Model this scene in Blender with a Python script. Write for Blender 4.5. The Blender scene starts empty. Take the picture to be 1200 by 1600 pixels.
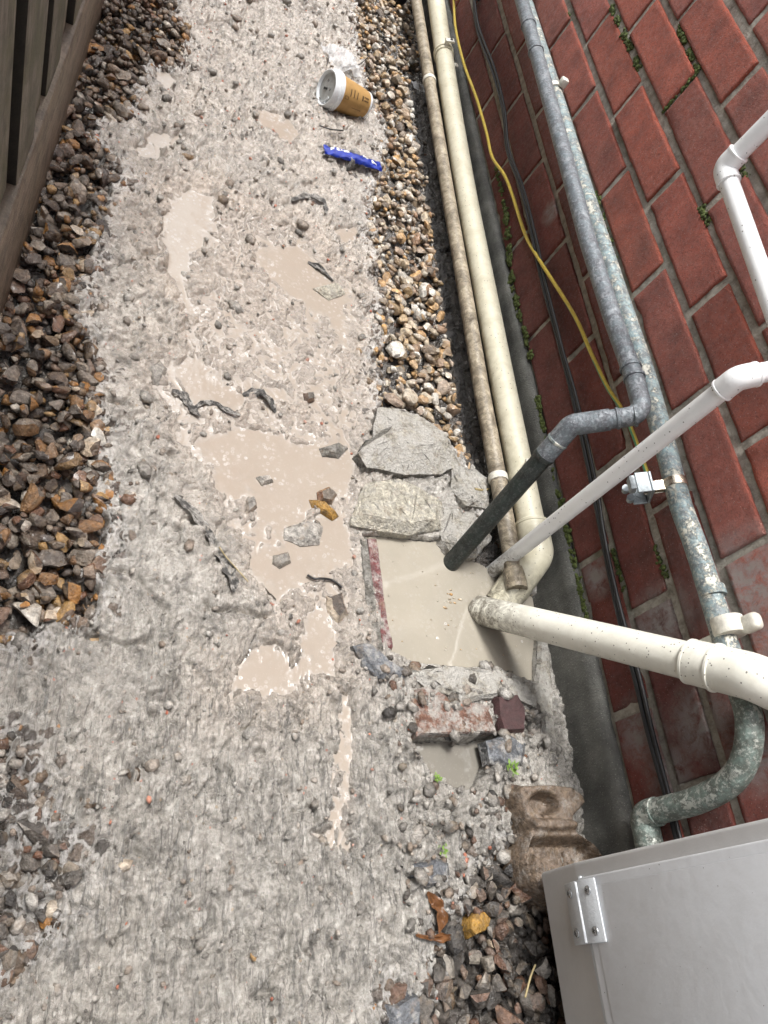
import bpy, bmesh, math, random
import numpy as np
from mathutils import Vector, Matrix, noise as mnoise

random.seed(7)
rng = np.random.default_rng(7)
sc = bpy.context.scene
col = sc.collection
rad = math.radians

# ------------------------------------------------------------------ camera
FPX = 1203.355                                   # focal length in pixels of the 1200x1600 photograph
CAM = np.array([-0.77239156, -1.74543649, 0.81731685])
ROT = np.array([[0.8737798607808435, -0.07267295223614788, 0.480861099390488],
                [-0.195874416001667, 0.8524349125545058, 0.484755539436288],
                [0.44513140537346196, 0.5177580147824572, -0.7306056871382421]])   # right, up, forward
cam_data = bpy.data.cameras.new('camera')
cam_data.sensor_fit = 'VERTICAL'
cam_data.sensor_height = 36.0
cam_data.lens = 36.0 * FPX / 1600.0
cam_data.clip_start = 0.01
cam_data.clip_end = 200.0
cam = bpy.data.objects.new('camera', cam_data)
col.objects.link(cam)
M = Matrix.Identity(4)
for i in range(3):
    M[i][0] = ROT[0][i]; M[i][1] = ROT[1][i]; M[i][2] = -ROT[2][i]; M[i][3] = CAM[i]
cam.matrix_world = M
sc.camera = cam

# ------------------------------------------------------------------ sky, sun, exposure
world = bpy.data.worlds.new('World')
sc.world = world
world.use_nodes = True
wn = world.node_tree.nodes; wl = world.node_tree.links
wn.clear()
SUN_EL, SUN_AZ = 74.0, 335.0
sky = wn.new('ShaderNodeTexSky')
sky.sky_type = 'NISHITA'
sky.sun_disc = False
sky.sun_elevation = rad(SUN_EL)
sky.sun_rotation = rad(SUN_AZ)
sky.air_density = 1.0
sky.dust_density = 4.0
hsv = wn.new('ShaderNodeHueSaturation')
hsv.inputs['Saturation'].default_value = 0.22
bg = wn.new('ShaderNodeBackground')
bg.inputs['Strength'].default_value = 0.15
wout = wn.new('ShaderNodeOutputWorld')
wl.new(sky.outputs[0], hsv.inputs['Color'])
wl.new(hsv.outputs[0], bg.inputs['Color'])
wl.new(bg.outputs[0], wout.inputs['Surface'])
sun_data = bpy.data.lights.new('sun', 'SUN')
sun_data.energy = 1.5
sun_data.angle = rad(12)
sun_data.color = (1.0, 0.97, 0.93)
sun = bpy.data.objects.new('sun', sun_data)
col.objects.link(sun)
a = rad(SUN_AZ)
sdir = Vector((math.sin(a) * math.cos(rad(SUN_EL)), math.cos(a) * math.cos(rad(SUN_EL)), math.sin(rad(SUN_EL))))
sun.rotation_euler = sdir.to_track_quat('Z', 'Y').to_euler()
sun.location = (0, 0, 6)
sc.view_settings.view_transform = 'Standard'
sc.view_settings.look = 'None'
sc.view_settings.gamma = 1.0
sc.view_settings.use_curve_mapping = False
sc.view_settings.exposure = 1.25
sc.cycles.use_denoising = True
sc.cycles.use_adaptive_sampling = False
sc.cycles.max_bounces = 6
sc.cycles.diffuse_bounces = 4
sc.cycles.glossy_bounces = 3
sc.cycles.sample_clamp_indirect = 3.0
sc.cycles.sample_clamp_direct = 12.0
sc.cycles.caustics_reflective = False
sc.cycles.caustics_refractive = False
sc.cycles.blur_glossy = 0.5

# ------------------------------------------------------------------ pixel -> place
def ray(u, v):
    return ROT.T @ np.array([(u - 600) / FPX, -(v - 800) / FPX, 1.0])
def onz(u, v, z=0.0):                            # where the ray meets a level z
    d = ray(u, v); return CAM + (z - CAM[2]) / d[2] * d
def onx(u, v, x=0.0):                            # where the ray meets a plane parallel to the wall
    d = ray(u, v); return CAM + (x - CAM[0]) / d[0] * d
def V(p): return Vector((float(p[0]), float(p[1]), float(p[2])))
def ground_poly(pts, z=0.0): return np.array([onz(u, v, z)[:2] for u, v in pts])

# ------------------------------------------------------------------ numpy noise
_perm = np.concatenate([rng.permutation(512)] * 3)
_ang = rng.random(512) * 2 * np.pi
_gx, _gy = np.cos(_ang), np.sin(_ang)
def perlin(x, y):
    xi = np.floor(x).astype(int); yi = np.floor(y).astype(int)
    xf = x - xi; yf = y - yi
    u = xf ** 3 * (xf * (xf * 6 - 15) + 10); v = yf ** 3 * (yf * (yf * 6 - 15) + 10)
    def g(ix, iy, dx, dy):
        h = _perm[_perm[ix & 511] + (iy & 511)]
        return _gx[h] * dx + _gy[h] * dy
    a = g(xi, yi, xf, yf); b = g(xi + 1, yi, xf - 1, yf)
    c = g(xi, yi + 1, xf, yf - 1); d = g(xi + 1, yi + 1, xf - 1, yf - 1)
    return 1.5 * ((a + u * (b - a)) * (1 - v) + (c + u * (d - c)) * v)
def fbm(x, y, s, octv=4, gain=0.5):
    r = 0; amp = 1
    for i in range(octv):
        r = r + amp * perlin(x * s + 17.3 * i, y * s + 9.1 * i); amp *= gain; s *= 2.03
    return r
def smooth(a, b, t):
    t = np.clip((t - a) / (b - a), 0, 1); return t * t * (3 - 2 * t)
def poly_sdf(poly, X, Y):                        # >0 inside, metres
    n = len(poly); d2 = np.full(X.shape, 1e9); ins = np.zeros(X.shape, bool)
    for i in range(n):
        ax, ay = poly[i]; bx, by = poly[(i + 1) % n]
        ex, ey = bx - ax, by - ay
        t = np.clip(((X - ax) * ex + (Y - ay) * ey) / (ex * ex + ey * ey + 1e-12), 0, 1)
        d2 = np.minimum(d2, (X - ax - t * ex) ** 2 + (Y - ay - t * ey) ** 2)
        c = ((ay > Y) != (by > Y))
        xs = ax + (Y - ay) * ex / (ey if abs(ey) > 1e-12 else 1e-12)
        ins ^= c & (X < xs)
    d = np.sqrt(d2)
    return np.where(ins, d, -d)

# ------------------------------------------------------------------ materials
class NT:
    def __init__(self, name):
        self.m = bpy.data.materials.new(name); self.m.use_nodes = True
        self.t = self.m.node_tree; self.n = self.t.nodes; self.l = self.t.links
        self.b = self.n['Principled BSDF']
    def new(self, kind, **kw):
        nd = self.n.new(kind)
        for k, v in kw.items(): setattr(nd, k, v)
        return nd
    def link(self, a, b): self.l.new(a, b)
    def pos(self): return self.new('ShaderNodeNewGeometry').outputs['Position']
    def obj(self): return self.new('ShaderNodeTexCoord').outputs['Object']
    def mapping(self, src, scale):
        mp = self.new('ShaderNodeMapping'); mp.inputs['Scale'].default_value = scale
        self.link(src, mp.inputs['Vector']); return mp.outputs[0]
    def noise(self, src, scale, detail=4, rough=0.55, dist=0.0):
        nd = self.new('ShaderNodeTexNoise')
        nd.inputs['Scale'].default_value = scale; nd.inputs['Detail'].default_value = detail
        nd.inputs['Roughness'].default_value = rough; nd.inputs['Distortion'].default_value = dist
        self.link(src, nd.inputs['Vector']); return nd.outputs['Fac']
    def voronoi(self, src, scale, feature='F1', out='Distance'):
        nd = self.new('ShaderNodeTexVoronoi', feature=feature)
        nd.inputs['Scale'].default_value = scale
        self.link(src, nd.inputs['Vector']); return nd.outputs[out]
    def ramp(self, src, stops, interp='LINEAR'):
        nd = self.new('ShaderNodeValToRGB'); cr = nd.color_ramp; cr.interpolation = interp
        while len(cr.elements) < len(stops): cr.elements.new(0.5)
        for e, (p, c) in zip(cr.elements, stops):
            e.position = p; e.color = (c, c, c, 1) if isinstance(c, (int, float)) else (*c, 1)
        self.link(src, nd.inputs['Fac']); return nd.outputs['Color']
    def mix(self, fac, a, b, mode='MIX'):
        nd = self.new('ShaderNodeMix', data_type='RGBA', blend_type=mode)
        for s, val in ((0, fac), (6, a), (7, b)):
            if isinstance(val, (int, float)): nd.inputs[s].default_value = val if s == 0 else (val, val, val, 1)
            elif isinstance(val, tuple): nd.inputs[s].default_value = (*val, 1)
            else: self.link(val, nd.inputs[s])
        return nd.outputs[2]
    def math(self, op, a, b=0.0, clamp=False):
        nd = self.new('ShaderNodeMath', operation=op); nd.use_clamp = clamp
        for s, val in ((0, a), (1, b)):
            if isinstance(val, (int, float)): nd.inputs[s].default_value = val
            else: self.link(val, nd.inputs[s])
        return nd.outputs[0]
    def attr(self, name):
        nd = self.new('ShaderNodeAttribute', attribute_name=name); return nd.outputs['Fac']
    def bump(self, h, dist, strength=1.0, prev=None):
        nd = self.new('ShaderNodeBump'); nd.inputs['Distance'].default_value = dist
        nd.inputs['Strength'].default_value = strength
        self.link(h, nd.inputs['Height'])
        if prev is not None: self.link(prev, nd.inputs['Normal'])
        return nd.outputs[0]
    def set(self, **kw):
        names = dict(color='Base Color', rough='Roughness', metal='Metallic', spec='Specular IOR Level', normal='Normal',
                     coat='Coat Weight', coat_rough='Coat Roughness', trans='Transmission Weight', alpha='Alpha', ior='IOR',
                     sss='Subsurface Weight')
        for k, v in kw.items():
            s = self.b.inputs[names[k]]
            if isinstance(v, tuple): s.default_value = (*v, 1)
            elif isinstance(v, (int, float)): s.default_value = v
            else: self.link(v, s)
        return self.m
    def rnd(self):                               # one random value for each object and each loose piece of a mesh
        g = self.new('ShaderNodeNewGeometry').outputs['Random Per Island']
        o = self.new('ShaderNodeObjectInfo').outputs['Random']
        return self.math('FRACT', self.math('ADD', g, o))

MILK = (0.31, 0.27, 0.228)
def mat_slurry():
    t = NT('wet_cement_slurry'); p = t.pos()
    big = t.noise(p, 7, 5, 0.6)
    mid = t.noise(p, 60, 7, 0.68, 0.3)
    fine = t.noise(p, 300, 4, 0.7)
    streak = t.noise(t.mapping(p, (260, 30, 60)), 1.0, 5, 0.65, 0.4)
    c = t.ramp(mid, [(0.28, (0.115, 0.107, 0.094)), (0.40, (0.30, 0.28, 0.245)), (0.51, (0.45, 0.42, 0.372)), (0.66, (0.63, 0.60, 0.545))])
    warm = t.mix(t.attr('silt'), (1.0, 1.0, 1.0), (1.08, 0.975, 0.90))
    c = t.mix(1.0, c, warm, 'MULTIPLY')
    c = t.mix(t.math('MULTIPLY', t.ramp(big, [(0.35, 1.0), (0.6, 0.0)]), 0.3), c, (0.20, 0.19, 0.172))
    c = t.mix(t.math('MULTIPLY', t.ramp(fine, [(0.36, 1.0), (0.47, 0.0)]), 0.35), c, (0.12, 0.113, 0.10))
    c = t.mix(t.math('MULTIPLY', t.ramp(t.noise(p, 360, 5, 0.75), [(0.55, 0.0), (0.63, 1.0)]), 0.3), c, (0.55, 0.53, 0.50))  # pale flecks: glints of the wet surface put into the colour
    c = t.mix(t.math('MULTIPLY', t.ramp(streak, [(0.38, 1.0), (0.47, 0.0)]), t.math('MULTIPLY', t.attr('streak'), 0.75)), c, (0.095, 0.09, 0.08))
    # grit of brick and flint in the cement
    cell = t.new('ShaderNodeTexVoronoi'); cell.inputs['Scale'].default_value = 190; t.link(p, cell.inputs['Vector'])
    sep = t.new('ShaderNodeSeparateColor'); t.link(cell.outputs['Color'], sep.inputs[0])
    dot = t.math('MULTIPLY', t.math('LESS_THAN', cell.outputs['Distance'], 0.32), t.math('GREATER_THAN', sep.outputs[0], 0.93))
    gcol = t.ramp(sep.outputs[1], [(0.0, (0.10, 0.09, 0.085)), (0.55, (0.45, 0.34, 0.22)), (0.8, (0.55, 0.20, 0.13))], 'CONSTANT')
    c = t.mix(t.math('MULTIPLY', dot, 0.6), c, gcol)
    film = t.math('MULTIPLY', t.attr('film'), t.ramp(t.noise(p, 140, 4, 0.7), [(0.3, 0.45), (0.6, 1.0)]))
    c = t.mix(film, c, MILK)
    dv = t.new('ShaderNodeVectorMath', operation='MULTIPLY_ADD'); nzv = t.new('ShaderNodeTexNoise'); nzv.inputs['Scale'].default_value = 70; nzv.inputs['Detail'].default_value = 3
    t.link(p, nzv.inputs['Vector']); t.link(nzv.outputs['Color'], dv.inputs[0]); dv.inputs[1].default_value = (0.014, 0.014, 0.014); t.link(p, dv.inputs[2])
    le = t.voronoi(dv.outputs[0], 62, 'DISTANCE_TO_EDGE')
    lc = t.new('ShaderNodeTexVoronoi'); lc.inputs['Scale'].default_value = 62; t.link(dv.outputs[0], lc.inputs['Vector'])
    ls = t.new('ShaderNodeSeparateColor'); t.link(lc.outputs['Color'], ls.inputs[0])
    bnd = t.attr('band')
    hole = t.math('MULTIPLY', t.math('LESS_THAN', ls.outputs[0], t.math('MULTIPLY', bnd, 0.75)), t.ramp(le, [(0.10, 0.0), (0.2, 1.0)]))
    c = t.mix(t.math('MULTIPLY', hole, 0.85), c, t.mix(ls.outputs[1], (0.035, 0.026, 0.02), (0.15, 0.10, 0.065)))
    c = t.mix(t.math('MULTIPLY', t.math('MULTIPLY', bnd, t.ramp(le, [(0.04, 1.0), (0.15, 0.0)])), 0.75), c, (0.62, 0.605, 0.585))
    soil = t.mix(t.noise(p, 90, 4), (0.022, 0.018, 0.014), (0.09, 0.07, 0.052))
    c = t.mix(t.attr('soil'), c, soil)
    h1 = t.noise(p, 150, 6, 0.72, 0.5)
    n1 = t.bump(h1, 0.0045, 1.0)
    n2 = t.bump(t.math('MULTIPLY', streak, t.attr('streak')), 0.0045, 1.0, n1)
    n2 = t.bump(hole, 0.004, 0.8, n2)
    n3 = t.bump(t.noise(p, 480, 3, 0.75), 0.0009, 1.0, n2)
    t.link(n2, t.b.inputs['Coat Normal']); t.b.inputs['Coat IOR'].default_value = 1.75
    wet = t.ramp(t.noise(p, 55, 4, 0.6), [(0.36, 0.10), (0.64, 0.32)])
    return t.set(color=c, rough=wet, normal=n3, spec=0.9, coat=1.0, coat_rough=0.13)

def mat_water(name, c1, c2, scum=0.3):
    t = NT(name); p = t.pos()
    c = t.mix(t.noise(p, 11, 5, 0.6, 0.4), c1, c2)
    ground = t.ramp(t.noise(p, 60, 7, 0.68, 0.3), [(0.3, (0.22, 0.205, 0.185)), (0.5, (0.36, 0.335, 0.30)), (0.7, (0.52, 0.495, 0.46))])
    edge = t.attr('shallow')
    c = t.mix(t.math('MULTIPLY', edge, 0.75), c, ground)
    ring = t.new('ShaderNodeTexVoronoi'); ring.inputs['Scale'].default_value = 150; t.link(p, ring.inputs['Vector'])
    rr = t.ramp(ring.outputs['Distance'], [(0.14, 0.2), (0.3, 1.0), (0.44, 0.0)])
    patch = t.ramp(t.noise(p, 30, 6, 0.66), [(0.47, 0.0), (0.60, 1.0)])
    f = t.math('MULTIPLY', rr, t.math('MULTIPLY', patch, t.math('ADD', t.math('MULTIPLY', edge, 0.9), scum)), True)
    c = t.mix(f, c, (0.55, 0.535, 0.51))
    bub = t.new('ShaderNodeTexVoronoi'); bub.inputs['Scale'].default_value = 60; t.link(p, bub.inputs['Vector'])
    bs = t.new('ShaderNodeSeparateColor'); t.link(bub.outputs['Color'], bs.inputs[0])
    bm_ = t.math('MULTIPLY', t.ramp(bub.outputs['Distance'], [(0.05, 0.3), (0.11, 1.0), (0.16, 0.0)]), t.math('GREATER_THAN', bs.outputs[0], 0.82))
    c = t.mix(t.math('MULTIPLY', bm_, 0.7), c, (0.58, 0.56, 0.53))
    speck = t.math('LESS_THAN', t.voronoi(p, 330), 0.15)
    c = t.mix(t.math('MULTIPLY', speck, 0.3), c, (0.5, 0.47, 0.42))
    n = t.bump(t.math('ADD', t.math('MULTIPLY', rr, f), bm_), 0.0004, 0.8)
    n = t.bump(t.math('MULTIPLY', t.noise(p, 200, 4, 0.7), edge), 0.003, 0.25, n)
    n = t.bump(t.noise(p, 16, 3), 0.006, 0.22, n)
    r = t.math('ADD', t.math('MULTIPLY', f, 0.3), 0.03)
    return t.set(color=c, rough=r, normal=n, spec=0.9)

def mat_stone(name, stops, wet=0.25, bumpd=0.0035, crust=0.0, coat=0.0):
    t = NT(name); p = t.pos(); r = t.rnd()
    c = t.ramp(r, stops)
    mott = t.noise(p, 130, 5, 0.65, 0.5)
    c = t.mix(1.0, c, t.ramp(mott, [(0.28, 0.3), (0.5, 0.8), (0.72, 1.5)]), 'MULTIPLY')
    c = t.mix(t.math('MULTIPLY', t.ramp(t.noise(p, 55, 3), [(0.56, 0.0), (0.68, 1.0)]), 0.35), c, (0.30, 0.22, 0.14))
    if crust: c = t.mix(t.math('MULTIPLY', t.ramp(t.noise(p, 48, 7, 0.75), [(0.5 - 0.12 * crust, 0.0), (0.64 - 0.12 * crust, 1.0)]), min(1.0, 0.5 + 0.5 * crust)), c, t.mix(t.noise(p, 150, 4), (0.36, 0.345, 0.315), (0.62, 0.60, 0.56)))
    n = t.bump(t.noise(p, 240, 4, 0.65), bumpd, 1.0)
    rr = t.ramp(t.noise(p, 80, 3), [(0.35, wet * 0.35), (0.65, wet + 0.1)])
    return t.set(color=c, rough=rr, normal=n, spec=0.65, coat=coat, coat_rough=0.1)

STAINS = []                                       # (centre, radius, strength) of cement and lime splashes on the wall
def splash_mask(t, p):
    tot = None
    for c, r in STAINS:
        d = t.new('ShaderNodeVectorMath', operation='DISTANCE'); t.link(p, d.inputs[0]); d.inputs[1].default_value = c
        m = t.new('ShaderNodeMapRange'); m.inputs[1].default_value = r; m.inputs[2].default_value = r * 0.25
        t.link(d.outputs['Value'], m.inputs[0])
        tot = m.outputs[0] if tot is None else t.math('MAXIMUM', tot, m.outputs[0])
    nz = t.noise(p, 60, 6, 0.7, 0.5)
    return t.math('MULTIPLY', tot, t.ramp(nz, [(0.30, 0.0), (0.56, 1.0)]))

def mat_brick(stops, name):
    t = NT(name); p = t.pos(); r = t.rnd()
    c = t.ramp(r, stops)
    c = t.mix(1.0, c, t.ramp(t.math('FRACT', t.math('MULTIPLY', r, 7.13)), [(0.0, 0.82), (0.5, 1.0), (1.0, 1.15)]), 'MULTIPLY')
    c = t.mix(t.math('MULTIPLY', t.ramp(t.noise(p, 9, 6, 0.7), [(0.55, 0.0), (0.72, 1.0)]), 0.25), c, (0.33, 0.19, 0.15))
    c = t.mix(1.0, c, t.ramp(t.noise(p, 22, 5, 0.6), [(0.3, 0.62), (0.55, 1.0), (0.75, 1.25)]), 'MULTIPLY')
    wr = t.noise(t.mapping(p, (1, 1, 1.5)), 330, 4, 0.75, 1.2)
    c = t.mix(t.math('MULTIPLY', t.ramp(wr, [(0.38, 1.0), (0.5, 0.0)]), 0.6), c, (0.075, 0.02, 0.014))
    fl = t.math('LESS_THAN', t.voronoi(p, 210), 0.13)
    c = t.mix(t.math('MULTIPLY', fl, 0.5), c, (0.55, 0.42, 0.36))
    c = t.mix(t.math('MULTIPLY', splash_mask(t, p), 0.85), c, (0.46, 0.42, 0.40))
    n = t.bump(wr, 0.006, 1.0)
    n = t.bump(t.noise(p, 60, 4), 0.003, 0.5, n)
    return t.set(color=c, rough=t.ramp(t.noise(p, 130, 3), [(0.35, 0.45), (0.65, 0.75)]), normal=n, spec=0.4)

def mat_mortar():
    t = NT('weathered_mortar'); p = t.pos()
    c = t.ramp(t.noise(p, 70, 6, 0.7), [(0.3, (0.20, 0.178, 0.148)), (0.5, (0.39, 0.36, 0.305)), (0.7, (0.54, 0.51, 0.45))])
    c = t.mix(t.math('MULTIPLY', t.ramp(t.noise(p, 11, 4), [(0.55, 0.0), (0.7, 1.0)]), 0.6), c, (0.10, 0.10, 0.045))
    sp = t.math('MULTIPLY', t.ramp(t.noise(p, 45, 3), [(0.66, 0.0), (0.72, 1.0)]), 0.6)
    c = t.mix(sp, c, (0.62, 0.6, 0.55))
    n = t.bump(t.noise(p, 260, 5, 0.7), 0.004, 0.9)
    return t.set(color=c, rough=0.75, normal=n)

def mat_render():
    t = NT('damp_cement_render'); p = t.pos()
    c = t.ramp(t.noise(p, 16, 6, 0.65), [(0.3, (0.05, 0.051, 0.047)), (0.55, (0.125, 0.126, 0.114)), (0.75, (0.21, 0.21, 0.19))])
    gr = t.math('LESS_THAN', t.voronoi(p, 260), 0.17)
    c = t.mix(t.math('MULTIPLY', gr, 0.5), c, (0.42, 0.40, 0.36))
    c = t.mix(t.math('MULTIPLY', splash_mask(t, p), 0.5), c, (0.3, 0.28, 0.26))
    n = t.bump(t.noise(p, 330, 4, 0.7), 0.003, 0.9)
    return t.set(color=c, rough=t.ramp(t.noise(p, 40, 3), [(0.4, 0.3), (0.6, 0.6)]), normal=n)

def mat_pvc(name, base, dirt, speck=0.5, dirt_amt=0.25, low=(0.0, 0.0)):
    t = NT(name); p = t.pos()
    d = t.math('MULTIPLY', t.ramp(t.noise(p, 34, 6, 0.72, 0.6), [(0.42, 0.0), (0.68, 1.0)]), dirt_amt)
    c = t.mix(d, base, dirt)
    v = t.new('ShaderNodeTexVoronoi'); v.inputs['Scale'].default_value = 210; t.link(p, v.inputs['Vector'])
    sp = t.new('ShaderNodeSeparateColor'); t.link(v.outputs['Color'], sp.inputs[0])
    s = t.math('MULTIPLY', t.math('LESS_THAN', v.outputs['Distance'], 0.19), t.math('GREATER_THAN', sp.outputs[0], 1.0 - speck * 0.6))
    c = t.mix(t.math('MULTIPLY', s, 0.8), c, (0.05, 0.04, 0.035))
    if low[1] > 0:                               # mud splashed up from the ground
        sx = t.new('ShaderNodeSeparateXYZ'); t.link(p, sx.inputs[0])
        m = t.new('ShaderNodeMapRange'); m.inputs[1].default_value = low[1]; m.inputs[2].default_value = low[0]
        t.link(sx.outputs[2], m.inputs[0])
        mud = t.math('MULTIPLY', m.outputs[0], t.ramp(t.noise(p, 75, 6, 0.75, 0.8), [(0.40, 0.0), (0.56, 1.0)]))
        c = t.mix(t.math('MULTIPLY', mud, 0.85), c, (0.085, 0.068, 0.048))
    n = t.bump(t.noise(p, 90, 3), 0.0008, 0.35)
    return t.set(color=c, rough=t.math('ADD', t.math('MULTIPLY', d, 0.5), 0.28), normal=n, spec=0.5)

def mat_copper(name, base, green, flake, fl_amt, gr_amt):
    t = NT(name); p = t.pos()
    c = t.mix(t.noise(p, 60, 5, 0.7), base, tuple(x * 0.45 for x in base))
    g = t.math('MULTIPLY', t.ramp(t.noise(p, 70, 6, 0.75, 0.15), [(0.42, 0.0), (0.62, 1.0)]), gr_amt)
    c = t.mix(g, c, green)
    f = t.math('MULTIPLY', t.ramp(t.noise(p, 44, 7, 0.78, 0.1), [(0.54, 0.0), (0.57, 1.0)]), fl_amt)
    c = t.mix(f, c, flake)
    wp = t.math('MULTIPLY', t.ramp(t.noise(p, 230, 5, 0.75), [(0.52, 0.0), (0.6, 1.0)]), 0.5 * min(1.0, fl_amt + 0.5))
    c = t.mix(wp, c, flake)
    n = t.bump(t.math('ADD', f, t.noise(p, 240, 4, 0.7)), 0.0016, 0.8)
    return t.set(color=c, rough=0.42, normal=n, spec=0.55, metal=0.12)

def mat_plain(name, color, rough=0.5, metal=0.0, var=0.35, scale=90, bumpd=0.001, **kw):
    t = NT(name); p = t.pos()
    c = t.mix(1.0, color, t.ramp(t.noise(p, scale, 5, 0.65), [(0.28, 1 - var), (0.72, 1 + var)]), 'MULTIPLY')
    n = t.bump(t.noise(p, scale * 3, 4, 0.7), bumpd, 0.7)
    return t.set(color=c, rough=rough, metal=metal, normal=n, **kw)

def mat_wood(name, c1, c2, green, sc_=(9, 90, 6)):
    t = NT(name); p = t.obj(); r = t.rnd()
    gr = t.noise(t.mapping(p, sc_), 1.0, 6, 0.65, 0.8)
    c = t.mix(t.ramp(gr, [(0.3, 0.0), (0.7, 1.0)]), c1, c2)
    alg = t.math('MULTIPLY', t.ramp(t.noise(p, 12, 5, 0.6), [(0.42, 0.0), (0.62, 1.0)]), green)
    c = t.mix(alg, c, (0.085, 0.10, 0.035))
    c = t.mix(1.0, c, t.ramp(r, [(0.0, 0.7), (1.0, 1.25)]), 'MULTIPLY')
    sp = t.math('LESS_THAN', t.voronoi(t.pos(), 260), 0.14)
    c = t.mix(t.math('MULTIPLY', sp, 0.45), c, (0.42, 0.37, 0.28))
    c = t.mix(t.math('MULTIPLY', t.ramp(t.noise(p, 38, 6, 0.72), [(0.48, 0.0), (0.62, 1.0)]), 0.55), c, tuple(0.35 * q for q in c1))
    n = t.bump(gr, 0.003, 0.7)
    n = t.bump(t.noise(p, 240, 4, 0.7), 0.0015, 0.7, n)
    return t.set(color=c, rough=0.55, normal=n)

for (u, v), r in (((1165, 915), 0.085), ((1035, 965), 0.06), ((1000, 1140), 0.055), ((1095, 1130), 0.06), ((1170, 1180), 0.05),
                  ((930, 900), 0.04), ((1045, 1210), 0.05), ((1185, 1000), 0.03), ((860, 330), 0.03), ((1000, 1000), 0.045)):
    STAINS.append((tuple(onx(u, v, -0.002)), r))

MAT = {}
MAT['slurry'] = mat_slurry()
MAT['water'] = mat_water('milky_water', (0.315, 0.268, 0.22), (0.355, 0.312, 0.262), 0.35)
MAT['water_gully'] = mat_water('milky_gully_water', (0.27, 0.25, 0.21), (0.385, 0.35, 0.285), 0.15)
MAT['water_shaded'] = mat_water('shaded_grey_water', (0.15, 0.14, 0.12), (0.24, 0.225, 0.195), 0.15)  # grey pool water, with the shade of the brick put into its colour
MAT['stone_brown'] = mat_stone('wet_flint_gravel', [(0.0, (0.03, 0.024, 0.02)), (0.12, (0.10, 0.062, 0.036)), (0.22, (0.24, 0.205, 0.17)), (0.32, (0.36, 0.17, 0.045)),
                               (0.42, (0.07, 0.055, 0.046)), (0.54, (0.20, 0.165, 0.13)), (0.64, (0.16, 0.075, 0.04)), (0.74, (0.34, 0.29, 0.23)), (0.84, (0.09, 0.075, 0.068)), (0.93, (0.40, 0.24, 0.09)), (1.0, (0.64, 0.60, 0.53))], 0.3, coat=0.12)
MAT['stone_pale'] = mat_stone('pale_flint_gravel', [(0.0, (0.12, 0.10, 0.088)), (0.12, (0.42, 0.29, 0.15)), (0.26, (0.60, 0.53, 0.42)), (0.40, (0.26, 0.20, 0.15)),
                              (0.52, (0.58, 0.34, 0.13)), (0.64, (0.70, 0.64, 0.55)), (0.76, (0.30, 0.17, 0.09)), (0.88, (0.48, 0.44, 0.38)), (1.0, (0.85, 0.81, 0.73))], 0.3, coat=0.15)
MAT['stone_dark'] = mat_stone('dark_wet_gravel', [(0.0, (0.03, 0.028, 0.027)), (0.3, (0.10, 0.088, 0.075)), (0.55, (0.16, 0.14, 0.12)), (0.75, (0.15, 0.075, 0.045)),
                              (0.9, (0.22, 0.19, 0.15)), (1.0, (0.38, 0.35, 0.31))])
MAT['stone_coated'] = mat_stone('cement_coated_grit', [(0.0, (0.14, 0.13, 0.115)), (0.25, (0.30, 0.28, 0.25)), (0.6, (0.42, 0.40, 0.365)), (0.85, (0.32, 0.275, 0.23)), (1.0, (0.22, 0.17, 0.13))])
MAT['brick'] = mat_brick([(0.0, (0.45, 0.105, 0.062)), (0.3, (0.52, 0.13, 0.078)), (0.55, (0.42, 0.105, 0.068)), (0.8, (0.49, 0.145, 0.098)), (1.0, (0.40, 0.11, 0.080))], 'red_facing_brick')
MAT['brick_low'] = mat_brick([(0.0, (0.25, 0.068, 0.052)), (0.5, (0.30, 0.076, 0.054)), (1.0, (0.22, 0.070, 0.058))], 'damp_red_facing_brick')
MAT['mortar'] = mat_mortar()
MAT['render'] = mat_render()
MAT['cream'] = mat_pvc('aged_cream_plastic', (0.66, 0.63, 0.50), (0.40, 0.36, 0.24), 0.35, 0.5, (0.0, 0.07))
MAT['cream_big'] = mat_pvc('cream_white_plastic', (0.78, 0.77, 0.69), (0.45, 0.42, 0.33), 0.55, 0.3, (0.02, 0.10))
MAT['dirty'] = mat_pvc('muddy_cream_plastic', (0.46, 0.40, 0.30), (0.10, 0.078, 0.052), 0.5, 1.0, (0.03, 0.085))
MAT['white'] = mat_pvc('white_plastic', (0.87, 0.88, 0.88), (0.5, 0.5, 0.48), 0.4, 0.14, (0.0, 0.08))
MAT['grey_cu'] = mat_copper('grey_painted_copper', (0.15, 0.16, 0.18), (0.20, 0.26, 0.28), (0.42, 0.45, 0.48), 0.35, 0.5)
MAT['green_cu'] = mat_copper('verdigris_copper', (0.20, 0.23, 0.24), (0.27, 0.38, 0.40), (0.62, 0.61, 0.53), 0.95, 0.8)
MAT['bend_cu'] = mat_copper('dark_verdigris_copper', (0.14, 0.16, 0.14), (0.19, 0.26, 0.235), (0.56, 0.58, 0.53), 0.7, 0.8)
MAT['dark_cu'] = mat_copper('dark_green_copper', (0.022, 0.026, 0.024), (0.022, 0.045, 0.038), (0.13, 0.14, 0.13), 0.12, 0.35)
MAT['yellow'] = mat_plain('yellow_insulation', (0.62, 0.46, 0.07), 0.4, 0, 0.15)
MAT['green'] = mat_plain('green_insulation', (0.10, 0.33, 0.16), 0.4, 0, 0.15)
MAT['cable'] = mat_plain('black_cable_sheath', (0.012, 0.012, 0.014), 0.42, 0, 0.4)
MAT['steel'] = mat_plain('galvanised_steel', (0.34, 0.38, 0.40), 0.42, 0.7, 0.35, 180)
MAT['brass'] = mat_plain('bright_band', (0.62, 0.56, 0.46), 0.22, 0.95, 0.3, 90)
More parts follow.
